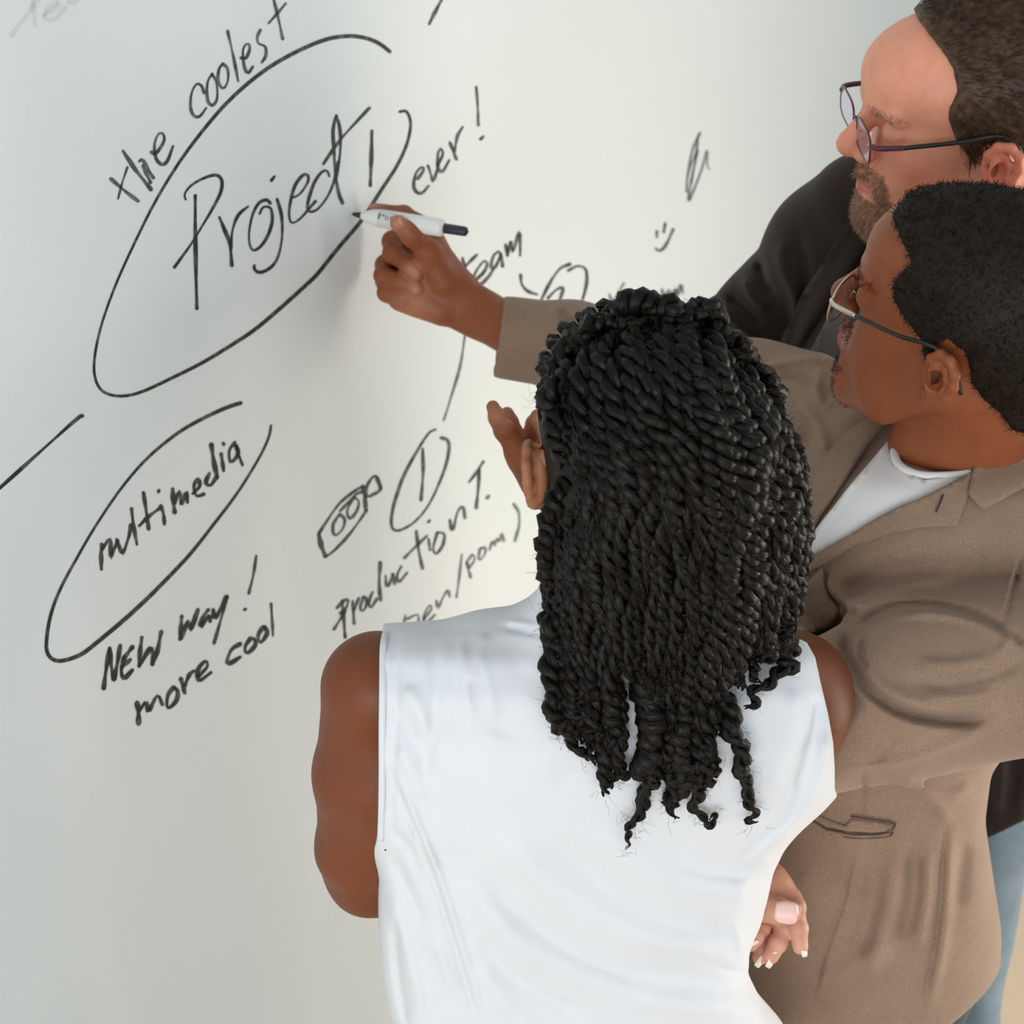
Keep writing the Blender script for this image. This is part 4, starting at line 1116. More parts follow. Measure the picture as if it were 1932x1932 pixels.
# fly-away hairs and fuzz on the twists
fz = []
for P, r0 in all_paths:
    Q = resample(np.asarray(P), .004); m = int(len(Q) * 1.5)
    for _ in range(m):
        p = Q[rng.integers(len(Q))]; a = rng.normal(size=3); a /= np.linalg.norm(a)
        st = p + a * r0 * .85; L = rng.uniform(.003, .008); d2 = a * .35 + rng.normal(size=3) * .7 + WDOWN * .3
        fz.append([st, st + d2 * L * .5, st + d2 * L * .7 + rng.normal(size=3) * L * .4, st + d2 * L * .7 + rng.normal(size=3) * L * .7])
v, q = strands(to_world(np.array(fz).reshape(-1, 3)).reshape(-1, 4, 3), .00016, .00008)
M_fuzz = simple('brown_hair_fuzz', (0.06, 0.038, 0.024), 0.5)
o = mesh_obj('stray_hair', v, q, M_fuzz, cap_o); tag(o, kind='stuff')

# ------------------------------------------------------------------ helpers for short hair and beards
def hair_shell(S, T, base, side_poly, thick, k=.004, noise=0.0, freq=300):
    """hair cap: the head shape made thicker, kept inside a side-view outline (local x, z)"""
    R = T.R
    for c, r in base: S.ell(T.pt(c), (np.array(r) + thick) * T.sc, R, k=.02)
    f = lambda P: poly_sdf(T.inv(P)[:, [0, 2]], side_poly) * T.sc
    S._add(lambda P: -f(P), [-9] * 3, [9] * 3, 's', k)
    if noise: S.disp(lambda P: noise * (np.sin(P[:, 0] * freq) * np.sin(P[:, 1] * freq * 1.1 + 1) * np.sin(P[:, 2] * freq * .9 + 2) + .5 * np.sin(P[:, 0] * freq * 2.3 + 4) * np.sin(P[:, 1] * freq * 2.1)))
def vert_normals(v, f):
    n = np.zeros_like(v); fn = np.cross(v[f[:, 2]] - v[f[:, 0]], v[f[:, 3]] - v[f[:, 1]])
    for i in range(4): np.add.at(n, f[:, i], fn)
    return n / (np.linalg.norm(n, axis=1)[:, None] + 1e-12)
SKULL = [((-.016, 0, .036), (.098, .076, .083)), ((.038, 0, .044), (.060, .061, .052)), ((.030, 0, -.030), (.056, .056, .076))]
def curls(v, f, m, L, r, spread=.6, jitter=.5, sgn=1, flow=None, k=4, mask=None):
    """short hairs rooted over a mesh (view axes)"""
    n = vert_normals(v, f) * sgn
    idx = np.nonzero(mask)[0] if mask is not None else np.arange(len(v))
    ii = rng.choice(idx, m); p = v[ii]; nn = n[ii]
    rnd = rng.normal(size=(m, 3)); d = nn * (1 - spread) + rnd * spread * .5
    if flow is not None: d = d * .14 + flow(p, nn)
    d /= np.linalg.norm(d, axis=1)[:, None]
    Ls = L * rng.uniform(.5, 1.2, (m, 1)); out = [p - nn * .001]
    cur = p - nn * .001; dd = d
    for j in range(k - 1):
        dd = dd + rng.normal(size=(m, 3)) * jitter - nn * .0; dd /= np.linalg.norm(dd, axis=1)[:, None]
        cur = cur + dd * Ls / (k - 1); out.append(cur)
    return np.stack(out, 1)

# ------------------------------------------------------------------ man in the taupe blazer
TB = Frame(V(1818, 600, 1.90), math.radians(32), math.radians(10), math.radians(-2), 1.02)
blaz = empty('person', tuple(to_world(V(1640, 1800, 2.3)) * np.array([1, 1, 0])))
tag(blaz, 'person in a taupe blazer and white t-shirt reaching out to write with a marker', 'person')
S = Sdf(); add_head(S, TB, nose=1.12, lips=1.35, smile=.5, ear_dz=-.013, fh=.004)
S.cap(TB.pt((-.030, 0, -.05)), V(1858, 868, 1.985), .056, .060, k=.03)
S.ell(V(1795, 850, 1.982), [.060, .046, .048], k=.03)
# trunk core
S.cap(V(1720, 980, 2.04), V(1960, 1000, 2.04), .05, .05, k=.03)
S.cap(V(1830, 980, 2.06), V(1640, 1560, 2.23), .07, .07, k=.04)
# right arm reaching to the wall
ZW = 2.43
S.chain([V(1640, 860, 2.12), V(1430, 752, 2.20), V(1250, 694, 2.30), V(1080, 657, 2.38), V(1000, 640, 2.405), V(905, 592, ZW)], [.032, .030, .030, .0295, .031, .0275], k=.012)
S.cap(V(905, 592, ZW), V(868, 572, ZW), .0265, .026, k=.01, flat=((.3, .2, 1), .8))
S.k = .006
# palm and heel of the hand
S.cap(V(868, 572, ZW), V(800, 540, ZW - .005), .027, .030, k=.012, flat=((.2, .1, 1), .75))
S.cap(V(830, 585, ZW - .008), V(758, 560, ZW - .006), .016, .017, k=.012)
S.cap(V(855, 540, ZW - .006), V(812, 470, ZW - .010), .024, .019, k=.012)
S.ell(V(800, 500, ZW - .004), [.026, .032, .018], k=.012)
# thumb in front of the pen
finger(S, [V(838, 530, ZW - .022), V(810, 478, ZW - .036), V(778, 442, ZW - .056), V(751, 421, ZW - .068)], .0165, .0092, k=.008, knuckle=1.0)
# index finger along the far side of the pen
finger(S, [V(832, 480, ZW + .0), V(812, 432, ZW - .014), V(762, 404, ZW - .022), V(708, 395, ZW - .026)], .0125, .0072)
# middle, ring, little finger curled into the palm
finger(S, [V(800, 480, ZW + .006), V(742, 456, ZW - .002), V(742, 478, ZW - .016), V(772, 500, ZW - .030), V(784, 516, ZW - .032)], .0125, .0095)
finger(S, [V(792, 505, ZW + .014), V(728, 500, ZW + .008), V(724, 520, ZW - .008), V(760, 530, ZW - .024), V(784, 545, ZW - .026)], .0120, .0085)
finger(S, [V(790, 545, ZW + .012), V(728, 530, ZW + .012), V(730, 552, ZW - .004), V(762, 560, ZW - .016), V(772, 562, ZW - .016)], .0115, .0085)
# left arm inside the sleeve, forearm rising to the open hand
S.k = .006
S.chain([V(1870, 1250, 1.95), V(1500, 1345, 1.97), V(1300, 1180, 2.06), V(1032, 905, 2.16)], [.034, .032, .032, .026], k=.02)
ZG = 2.16
S.cap(V(1032, 905, ZG), V(990, 868, ZG - .005), .022, .0165, k=.012, flat=((0, 0, 1), 1.3))
S.cap(V(1020, 905, ZG), V(972, 850, ZG), .0155, .012, k=.01)
finger(S, [V(975, 852, ZG - .006), V(952, 812, ZG - .012), V(939, 788, ZG - .010), V(930, 768, ZG - .006)], .0115, .0068)      # little finger
finger(S, [V(980, 846, ZG + .012), V(968, 815, ZG + .008), V(962, 797, ZG + .004), V(957, 780, ZG + .002)], .0095, .0068)
finger(S, [V(1000, 860, ZG + .03), V(1004, 820, ZG + .034), V(1010, 800, ZG + .03), V(1020, 790, ZG + .02)], .0095, .0085)
finger(S, [V(1010, 850, ZG + .04), V(1024, 810, ZG + .044), V(1034, 790, ZG + .036), V(1040, 780, ZG + .028)], .0090, .0075)
finger(S, [V(1030, 880, ZG + .0), V(1040, 840, ZG - .01), V(1034, 810, ZG - .012), V(1018, 790, ZG - .008)], .0115, .0105)      # thumb tip
ht = head_tint(TB, (.265, .074, .026), (.30, .09, .065))
def blaz_tint(P):
    c = ht(P)
    px = 966 + FPX * P[:, 0] / P[:, 2]; py = 966 - FPX * P[:, 1] / P[:, 2]
    def spot(x, y, r, col, w=1.0):
        g = np.exp(-((px - x) ** 2 + (py - y) ** 2) / r ** 2)[:, None] * w
        c[:] = c * (1 - g) + np.array(col) * g
    for x, y, r in ((782, 512, 16), (786, 545, 14), (748, 418, 22), (705, 393, 20)): spot(x, y, r, (.55, .25, .16), .8)
    spot(775, 592, 44, (.48, .20, .11), .7)
    for x, y, r in ((934, 780, 22), (958, 785, 18), (1015, 790, 22)): spot(x, y, r, (.46, .19, .11), .7)
    return c
bbody, *_bb = sdf_object('body', S, .0018, M_skin, blaz, blaz_tint, fine=[(1530, 340, 2010, 960), (680, 360, 980, 690), (900, 740, 1120, 960)])
bb_bvh = bvh_of(_bb[0], _bb[1])
nv_, nf_ = nail(V(768, 426, ZW - .0660), V(752, 411, ZW - .0735), (.55, .6, -.45), .0068)
mesh_obj('fingernail', nv_, nf_, M_natnail, bbody)
for y in (-1, 1):
    ev = Bag(); t = np.linspace(0, math.pi, 9)
    c = TB.pt((.0715, .031 * y, .002)); u, w_ = np.meshgrid(np.linspace(0, 2 * math.pi, 17)[:-1], np.linspace(0, math.pi, 9))
    sph = np.stack([np.sin(w_) * np.cos(u), np.sin(w_) * np.sin(u), np.cos(w_)], -1).reshape(-1, 3) * .0125 * TB.sc + c
    q = [[a * 16 + b, a * 16 + (b + 1) % 16, (a + 1) * 16 + (b + 1) % 16, (a + 1) * 16 + b] for a in range(8) for b in range(16)]
    mesh_obj('eye', to_world(sph), q, simple('eye_white', (.75, .70, .66), .15), bbody)

# close-cropped hair
M_crop = hair_mat('close_cropped_black_hair', (0.015, 0.009, 0.0055), 0.6, 0.18, streak=False)
hp2 = [(.086, .125), (.080, .082), (.062, .078), (.048, .072), (.040, .066), (.047, .056), (.051, .042), (.046, .030), (.037, .021), (.022, .012), (.012, .006), (.006, -.016), (-.001, -.016), (-.003, .008), (-.012, .020), (-.030, .014), (-.040, -.020), (-.052, -.036), (-.066, -.044), (-.080, -.060), (-.16, -.07), (-.16, .2), (.09, .2)]
HS = Sdf(); hair_shell(HS, TB, SKULL, hp2, .0064, noise=.0006, freq=640)
HS.cap(TB.pt((-.060, 0, -.02)), TB.pt((-.070, 0, -.075)), .055, .044, k=.03)
HS._add(lambda P: -poly_sdf(TB.inv(P)[:, [0, 2]], hp2) * TB.sc, [-9] * 3, [9] * 3, 's', .004)
ho, hw_, hf_, hv_ = sdf_object('hair', HS, .0026, M_crop, blaz)
ho['label'] = 'close-cropped curly black hair'
vis = np.ones(len(hv_), bool)
cs_ = curls(hv_, hf_, 20000, .0070, .0003, spread=.75, jitter=.85, k=3, sgn=-1 if (vert_normals(hv_, hf_) * (hv_ - TB.c)).sum() < 0 else 1)
v, q = strands(to_world(cs_.reshape(-1, 3)).reshape(cs_.shape), .00038, .00016)
o = mesh_obj('short_curls', v, q, M_crop, ho); tag(o, kind='stuff')
# goatee and moustache
def beard_on(T, v_, f_, mask_fn, m, L, mat, parent, r=.00022, flow=None, jitter=.4, name='beard'):
    mk = mask_fn(T.inv(v_))
    n = vert_normals(v_, f_)
    w = n * 1.0; sg = -1 if np.mean(np.sum(n[mk] * (v_[mk] - T.c), 1)) < 0 else 1
    c = curls(v_, f_, m, L, r, spread=.5, jitter=jitter, sgn=sg, flow=flow, mask=mk)
    vv, qq = strands(to_world(c.reshape(-1, 3)).reshape(c.shape), r, r * .4)
    o_ = mesh_obj(name, vv, qq, mat, parent); tag(o_, kind='stuff'); return o_
bv_ = _bb[2]; bf_ = _bb[1]
nearh = np.linalg.norm(bv_ - TB.c, axis=1) < .2
gm = lambda L: (np.linalg.norm(L, axis=1) < .16) & (((L[:, 2] < -.082) & (L[:, 2] > -.122) & (np.abs(L[:, 1]) < .024) & (L[:, 0] > .074)) | ((L[:, 2] > -.054) & (L[:, 2] < -.043) & (np.abs(L[:, 1]) < .03) & (L[:, 0] > .085)))
beard_on(TB, bv_, bf_, gm, 1500, .0055, M_crop, bbody, name='goatee', jitter=.6)
glasses(TB, 'slim metal eyeglasses with dark temples worn by the person in the taupe blazer', tuple(TB.world((.1, 0, 0))), .102, .0255, .0195, .0335, -.009,
        simple('brushed_metal', (.55, .50, .44), .3, 1.0), simple('dark_brown_temple', (.02, .014, .012), .35), simple('pale_metal_hinge', (.62, .56, .48), .35, .9), M_lens, square=2.4, rr=.0013, ear_y=.086, tr=.0021)

# blazer
S = Sdf(); S.k = .025
S.prof([(880, 1560, 1990, 2.02, .07), (930, 1525, 2050, 2.02, .105), (1000, 1500, 2075, 2.025, .115), (1100, 1470, 2080, 2.05, .122), (1200, 1450, 2060, 2.085, .125), (1300, 1440, 2010, 2.12, .122), (1400, 1430, 1900, 2.155, .118), (1450, 1420, 1862, 2.17, .118),
        (1540, 1400, 1850, 2.20, .122), (1650, 1370, 1866, 2.235, .130), (1740, 1350, 1880, 2.265, .136), (1780, 1345, 1880, 2.28, .138), (1860, 1340, 1874, 2.305, .140), (1960, 1340, 1850, 2.335, .140)], k=.02, p=2.3)
S.cap(V(1640, 890, 2.06), V(1800, 960, 2.02), .055, .075, k=.04)
S.cap(V(1800, 960, 2.02), V(2040, 950, 1.985), .075, .082, k=.04)
# hem cut rising towards the back
S.plane(V(1800, 1868, 2.28), V(1882, 1800, 2.28) * 0 + np.array([.60, -.80, 0]), .004)
S.plane(V(1600, 1950, 2.3), np.array([.28, -.96, 0]), .004)
# outstretched right sleeve
S.cap(V(1640, 865, 2.10), V(1500, 775, 2.17), .070, .058, k=.03)
S.chain([V(1560, 800, 2.13), V(1430, 748, 2.20), V(1250, 690, 2.30), V(1080, 655, 2.38), V(962, 638, 2.425)], [.062, .055, .050, .0485, .0475], k=.02)
S.plane(V(941, 636, 2.42), np.array([-1, .13, -.05]), .002)
S.cap(V(900, 622, 2.43), V(952, 637, 2.425), .041, .041, k=.002, op='s')
# left sleeve: shoulder cap, upper arm across the chest
S.ell(V(1880, 1235, 1.905), [.085, .052, .07], k=.03)
S.chain([V(1880, 1250, 1.905), V(1700, 1290, 1.905), V(1520, 1350, 1.93)], [.0675, .0700, .064], k=.03)
S.cap(V(1560, 1420, 1.945), V(1940, 1290, 1.90), .030, .062, k=.04)
S.chain([V(1520, 1350, 1.93), V(1320, 1185, 2.03), V(1190, 1060, 2.08)], [.064, .055, .047], k=.02)
S.plane(V(1100, 960, 2.12), np.array([-.8, .6, -.1]), .002) if False else None
S.k = .004
FB = [([(1932, 1215), (1900, 1188), (1840, 1158), (1760, 1142), (1680, 1146), (1632, 1168), (1604, 1196)], 9, -.0040), ([(1932, 1230), (1895, 1203), (1835, 1172), (1760, 1157), (1690, 1162)], 8, .0030),
      ([(1604, 1180), (1592, 1215), (1600, 1255), (1636, 1300), (1690, 1338), (1760, 1356), (1830, 1358), (1868, 1346)], 12, -.0090), ([(1625, 1200), (1622, 1235), (1640, 1262)], 7, -.0050), ([(1585, 1235), (1605, 1285), (1655, 1335), (1730, 1370), (1810, 1380)], 14, .0060),
      ([(1620, 1215), (1650, 1285), (1720, 1325), (1800, 1335)], 16, .0050), ([(1730, 1250), (1800, 1255), (1880, 1240)], 13, .0034), ([(1700, 1285), (1790, 1290), (1880, 1270), (1932, 1245)], 12, -.0030), ([(1740, 1312), (1810, 1318), (1880, 1305)], 10, .0026),
      ([(1895, 1170), (1905, 1205), (1885, 1235)], 9, .0036), ([(1910, 1195), (1932, 1215)], 7, -.0026), ([(1590, 1150), (1640, 1120), (1720, 1095), (1820, 1090)], 18, .0046), ([(1580, 1120), (1660, 1085), (1760, 1065)], 18, -.0036), ([(1540, 1080), (1560, 1110), (1600, 1140), (1640, 1140)], 10, .0040),
      ([(1560, 1075), (1555, 1100), (1570, 1130), (1592, 1150)], 6, -.0060), ([(1500, 1215), (1550, 1190), (1595, 1165)], 8, -.0050), ([(1580, 1450), (1680, 1440), (1790, 1405), (1880, 1362)], 9, .0026), ([(1932, 1040), (1915, 1100), (1895, 1178)], 4, -.0024), ([(1922, 1040), (1904, 1100), (1884, 1172)], 4, .0012),
      ([(1640, 1330), (1600, 1380), (1585, 1440)], 16, .0024), ([(1700, 1380), (1660, 1420), (1640, 1450)], 14, -.0022),
      # skirt of the blazer
      ([(1632, 1440), (1630, 1500), (1622, 1542)], 4, -.0022), ([(1612, 1590), (1590, 1700), (1556, 1800), (1530, 1900)], 5, -.0024), ([(1620, 1590), (1600, 1700), (1566, 1800), (1540, 1900)], 6, .0014), ([(1782, 1560), (1776, 1680), (1764, 1790), (1740, 1900)], 5, -.0034), ([(1796, 1570), (1790, 1680), (1778, 1790), (1752, 1900)], 11, .0034),
      ([(1690, 1600), (1680, 1700), (1655, 1790), (1640, 1850)], 18, .0060), ([(1725, 1590), (1722, 1690), (1700, 1780)], 15, -.0056), ([(1650, 1620), (1640, 1720), (1610, 1810)], 20, -.0045), ([(1750, 1600), (1748, 1700), (1730, 1800)], 12, .0040), ([(1540, 1850), (1620, 1820), (1690, 1770)], 18, .0036), ([(1820, 1580), (1812, 1650), (1806, 1720)], 16, -.0040),
      ([(1690, 1470), (1750, 1500), (1800, 1560)], 14, .0034), ([(1720, 1480), (1790, 1500), (1840, 1480)], 12, .0030), ([(1500, 1640), (1540, 1700), (1540, 1800)], 26, .0030),
      # outstretched sleeve
      ([(1040, 575), (1052, 605), (1068, 628)], 7, .0040), ([(1058, 580), (1072, 605), (1100, 615)], 8, -.0035), ([(1100, 600), (1130, 640), (1120, 700)], 12, .0034), ([(1150, 620), (1160, 680), (1140, 720)], 12, -.0030),
      ([(1440, 690), (1500, 680), (1570, 672)], 8, .0045), ([(1440, 712), (1510, 712), (1560, 740), (1550, 775)], 10, -.0045), ([(1550, 690), (1540, 735), (1556, 765), (1572, 740)], 9, .0048), ([(1500, 760), (1540, 800), (1560, 860)], 12, .0040), ([(1470, 740), (1510, 790), (1530, 850)], 12, -.0040)]
S.folds([(a_, b_, c_ * 1.5) for a_, b_, c_ in FB])
def rt_arm(P): return 0
blazer, zw_, zf_, zv_ = sdf_object('blazer', S, .0033, M_blazer, blaz)
blazer['label'] = 'taupe single-breasted blazer'
bz = bvh_of(zw_, zf_)
# white t-shirt in the open front
tee = drape('t_shirt', [(1700, 812), (1688, 838), (1682, 862), (1690, 885), (1712, 900), (1745, 912), (1800, 900), (1830, 905), (1800, 935), (1700, 975), (1610, 1012), (1560, 1040), (1530, 1050), (1545, 1000), (1600, 930), (1660, 860)], bz, M_tee, blaz, off=.0045, thick=.004, follow=5)
tee['label'] = 'white crew-neck t-shirt'
nb2 = Bag(); npx = [(1706, 806), (1692, 835), (1688, 858), (1697, 878), (1718, 891), (1750, 898), (1800, 897), (1832, 893)]
def depth_on(bv, px, py, df=2.0):
    d = to_world(V(px, py, 1.0)) - CORG; d /= np.linalg.norm(d); h = bv.ray_cast(Vector(CORG), Vector(d), 9)
    return to_view(np.array(h[0]))[2] if h[0] is not None else df
nd = [depth_on(bz, x, y, 1.95) for x, y in npx]; nd = np.convolve(np.pad(nd, 1, 'edge'), [.3, .4, .3], 'valid')
nb2.tube(to_world(catmull(np.array([V(x, y, z - .008) for (x, y), z in zip(npx, nd)]), n=5)), .0042, 8); nb2.build('neckband', M_tee, tee)
# lapels and collar
def lapel(name, pts, off, parent=blazer, spacing=9, thick=.0035):
    return drape(name, pts, bz, M_blazer, parent, off=off, thick=thick, spacing=spacing, follow=6)
lapel('lapel', [(1908, 878), (1830, 905), (1760, 935), (1700, 958), (1640, 990), (1585, 1022), (1545, 1048), (1518, 1072), (1512, 1090), (1560, 1066), (1620, 1026), (1680, 1006), (1740, 996), (1802, 994), (1822, 946), (1838, 906)], .0105)
lapel('collar', [(1836, 893), (1900, 872), (1960, 858), (1990, 900), (1940, 925), (1850, 965), (1824, 940)], .0120)
lapel('lapel', [(1700, 775), (1678, 800), (1640, 850), (1600, 915), (1560, 975), (1528, 1045), (1516, 1075), (1512, 1040), (1520, 975), (1545, 905), (1585, 845), (1600, 820), (1640, 795), (1668, 778)], .0095)
bh = Bag(); bh.tube(to_world(np.array([V(x, y, depth_on(bz, x, y) - .0128) for x, y in ((1779, 934), (1774, 948), (1766, 966))])), .0010, 6); bh.build('buttonhole', M_seam, blazer)
# chest pocket and hip pocket
lapel('chest_pocket', [(1512, 1125), (1535, 1092), (1556, 1064), (1557, 1098), (1568, 1124), (1590, 1148), (1574, 1170), (1530, 1190), (1505, 1205)], .0060)
lapel('pocket_welt', [(1520, 1536), (1560, 1562), (1610, 1572), (1650, 1572), (1684, 1566), (1681, 1576), (1650, 1581), (1608, 1581), (1560, 1571), (1518, 1546)], .0042, spacing=7)
lapel('pocket_welt', [(1606, 1542), (1640, 1546), (1686, 1554), (1684, 1564), (1640, 1567), (1600, 1565), (1560, 1556), (1522, 1534), (1530, 1530), (1570, 1546), (1596, 1556)], .0036, spacing=7)
sb = Bag()
for pl in ([(1522, 1536), (1562, 1560), (1610, 1570), (1650, 1570), (1682, 1565)], [(1518, 1546), (1560, 1571), (1608, 1581), (1650, 1581), (1680, 1577), (1684, 1564)], [(1605, 1540), (1640, 1545), (1686, 1553), (1685, 1564)]):
    sb.tube(to_world(catmull(np.array([V(x, y, depth_on(bz, x, y) - .0045) for x, y in pl]), n=4)), .0008, 6)
sb.build('pocket_stitching', M_seam, blazer)
legs(blaz, V(1625, 1800, 2.29), M_trouser, [(blaz.location.x - .05, blaz.location.y + .12), (blaz.location.x + .03, blaz.location.y - .06)], r=.080, hw_=.125)

# ------------------------------------------------------------------ bearded man in the black jacket
TM = Frame(V(1826, 214, 2.07), math.radians(-5), math.radians(-2.7), math.radians(-6), 1.03)
brd = empty('person', tuple(to_world(V(1900, 1500, 2.62)) * np.array([1, 1, 0])))
tag(brd, 'bearded person with a receding hairline in a black jacket looking down to the left', 'person')
S = Sdf(); add_head(S, TM, nose=1.2, lips=.85, smile=.2, brow=1.0, wide=1.02, sk=-.010, ear_dz=-.014, ear_dx=.008, fh=.008)
S.cap(TM.pt((-.035, 0, -.045)), V(1880, 420, 2.18), .062, .068, k=.03)
S.ell(TM.pt((.035, 0, -.100)), np.array([.045, .045, .020]) * TM.sc, TM.R, k=.03)
S.cap(V(1680, 580, 2.30), V(1960, 520, 2.24), .05, .06, k=.03)
S.cap(V(1830, 560, 2.28), V(1860, 1250, 2.52), .09, .07, k=.05)
S.chain([V(1590, 560, 2.33), V(1440, 670, 2.41), V(1350, 800, 2.44)], [.030, .030, .030], k=.02)
finger(S, [V(1350, 800, 2.44), V(1330, 850, 2.45), V(1325, 870, 2.45)], .03, .022)
for i in range(4): finger(S, [V(1312 + i * 12, 865, 2.45), V(1306 + i * 12, 900, 2.45), V(1310 + i * 11, 925, 2.44), V(1316 + i * 10, 940, 2.43)], .0095, .0075)
finger(S, [V(1355, 830, 2.43), V(1370, 860, 2.42), V(1368, 885, 2.42)], .012, .010)
beard_tint = head_tint(TM, (.78, .33, .21), (.66, .20, .15), blush=(.76, .21, .13))
def brd_tint(P):
    c = beard_tint(P); L = TM.inv(P)
    ma = (L[:, 0] > .055) & (L[:, 0] < .1) & (np.abs(np.abs(L[:, 1]) - .034) < .018)
    return c
mb, *_mb = sdf_object('body', S, .0019, M_skin, brd, brd_tint, fine=[(1550, -60, 2000, 500)])
mv, mf = _mb[2], _mb[1]
for y in (-1, 1):
    c = TM.pt((.0712, .031 * y, .001)); u, w_ = np.meshgrid(np.linspace(0, 2 * math.pi, 17)[:-1], np.linspace(0, math.pi, 9))
    sph = np.stack([np.sin(w_) * np.cos(u), np.sin(w_) * np.sin(u), np.cos(w_)], -1).reshape(-1, 3) * .0120 * TM.sc + c
    mesh_obj('eye', to_world(sph), q_sph, simple('eye_white', (.75, .70, .66), .15), mb) if 'q_sph' in globals() else mesh_obj('eye', to_world(sph), [[a * 16 + b, a * 16 + (b + 1) % 16, (a + 1) * 16 + (b + 1) % 16, (a + 1) * 16 + b] for a in range(8) for b in range(16)], simple('eye_white', (.75, .70, .66), .15), mb)
# brown hair with a high forehead
M_brown = hair_mat('brown_hair', (0.075, 0.040, 0.022), 0.5, 0.25, streak=False, var=.5)
M_blond = hair_mat('sandy_beard_hair', (0.40, 0.26, 0.16), 0.5, 0.4, streak=False, var=.4)
hp3 = [(.066, .14), (.056, .105), (.056, .098), (.046, .088), (.037, .074), (.034, .057), (.040, .042), (.040, .029), (.034, .014), (.028, .002), (.018, -.012), (.012, -.020), (.006, -.008), (.000, .002), (-.012, .006), (-.026, .000), (-.034, -.030), (-.040, -.050), (-.055, -.072), (-.075, -.085), (-.18, -.09), (-.18, .2), (.066, .2)]
HS = Sdf(); hair_shell(HS, TM, [((-.016, 0, .036), (.098, .076, .074))] + SKULL[1:], hp3, .006, noise=.0012, freq=190)
HS.ell(TM.pt((-.050, 0, .040)), np.array([.085, .084, .074]) * TM.sc, TM.R, k=.02)
HS.cap(TM.pt((-.065, 0, -.02)), TM.pt((-.075, 0, -.065)), .060, .052, k=.03)
HS._add(lambda P: -poly_sdf(TM.inv(P)[:, [0, 2]], hp3) * TM.sc, [-9] * 3, [9] * 3, 's', .005)
mo, mhw, mhf, mhv = sdf_object('hair', HS, .0024, M_brown, brd)
mo['label'] = 'wavy brown hair receding at the temples'
def flow3(p, n):
    L = TM.inv(p)
    back = -TM.R[0]; dn = -TM.R[2]
    w = np.clip((.075 - L[:, 2]) / .06, 0, 1)[:, None]
    d = back * (1 - .45 * w) + dn * w * 1.0 + .25 * np.sin(L[:, [0]] * 150 + L[:, [2]] * 90) * TM.R[2]
    d = d - n * np.sum(d * n, 1)[:, None]
    return d + n * .04
sg = -1 if (vert_normals(mhv, mhf) * (mhv - TM.c)).sum() < 0 else 1
mk3 = (vert_normals(mhv, mhf) * sg) @ TM.R[0] < .72
c = curls(mhv, mhf, 9500, .022, .0003, spread=.3, jitter=.13, sgn=sg, flow=flow3, k=5, mask=mk3)
v, q = strands(to_world(c.reshape(-1, 3)).reshape(c.shape), .00050, .00020)
o = mesh_obj('hair_locks', v, q, M_brown, mo); tag(o, kind='stuff')
# thin front hair over the forehead
fm = lambda L: (np.linalg.norm(L, axis=1) < .16) & (L[:, 0] > .028) & (L[:, 0] < .075) & (L[:, 2] > .095)
beard_on(TM, mv, mf, fm, 350, .013, M_brown, mb, r=.00016, flow=lambda p, n: -TM.R[0] * .9 + n * .03, jitter=.10, name='thin_forelock')
# beard, moustache, eyebrows
def bm(L):
    nearhd = np.linalg.norm(L, axis=1) < .165
    chin = (L[:, 2] < -.074) & (L[:, 2] > -.130) & (L[:, 0] > .048) & (np.abs(L[:, 1]) < .042)
    side = (L[:, 2] < -.048) & (L[:, 0] > .066) & (np.abs(L[:, 1]) > .024) & (np.abs(L[:, 1]) < .04)
    tache = (L[:, 2] < -.042) & (L[:, 2] > -.055) & (L[:, 0] > .080) & (np.abs(L[:, 1]) < .032)
    return nearhd & (chin | side | tache)
dnflow = lambda p, n: -TM.R[2] * .7 + n * .55 + TM.R[0] * .1
beard_on(TM, mv, mf, bm, 7000, .0085, M_blond, mb, r=.00024, flow=dnflow, jitter=.28)
stub = lambda L: (np.linalg.norm(L, axis=1) < .165) & (L[:, 2] < -.035) & (L[:, 2] > -.125) & (L[:, 0] > -.02) & (L[:, 0] < .07) & (np.abs(L[:, 1]) > .03) & (L[:, 2] < -.02 - .6 * np.clip(L[:, 0] - .01, 0, 1))
beard_on(TM, mv, mf, stub, 3500, .0035, M_brown, mb, r=.00012, flow=dnflow, jitter=.3, name='stubble')
ebm = lambda L: (np.abs(L[:, 2] - .0225) < .0045) & (np.abs(np.abs(L[:, 1]) - .030) < .020) & (L[:, 0] > .06)
beard_on(TM, mv, mf, ebm, 420, .006, M_brown, mb, r=.00015, flow=lambda p, n: TM.R[1] * np.sign(TM.inv(p)[:, [1]]) * 1.0 + n * .05, jitter=.12, name='eyebrow')
ebb = lambda L: (np.abs(L[:, 2] - .0225) < .0045) & (np.abs(np.abs(L[:, 1]) - .030) < .020) & (L[:, 0] > .06)
beard_on(TB, bv_, bf_, ebb, 500, .006, M_crop, bbody, r=.0002, flow=lambda p, n: TB.R[1] * np.sign(TB.inv(p)[:, [1]]) + n * .05, jitter=.12, name='eyebrow')
glasses(TM, 'dark-rimmed rectangular eyeglasses with violet lenses on the bearded person', tuple(TM.world((.1, 0, 0))), .108, .0270, .0150, .0345, -.002,
        simple('dark_plum_rim', (.05, .015, .03), .3), simple('black_temple', (.012, .01, .012), .3), simple('plum_hinge', (.10, .02, .04), .3), M_lens_tint, square=3.4, rr=.0011, ear_y=.084, tr=.0024, full=True)

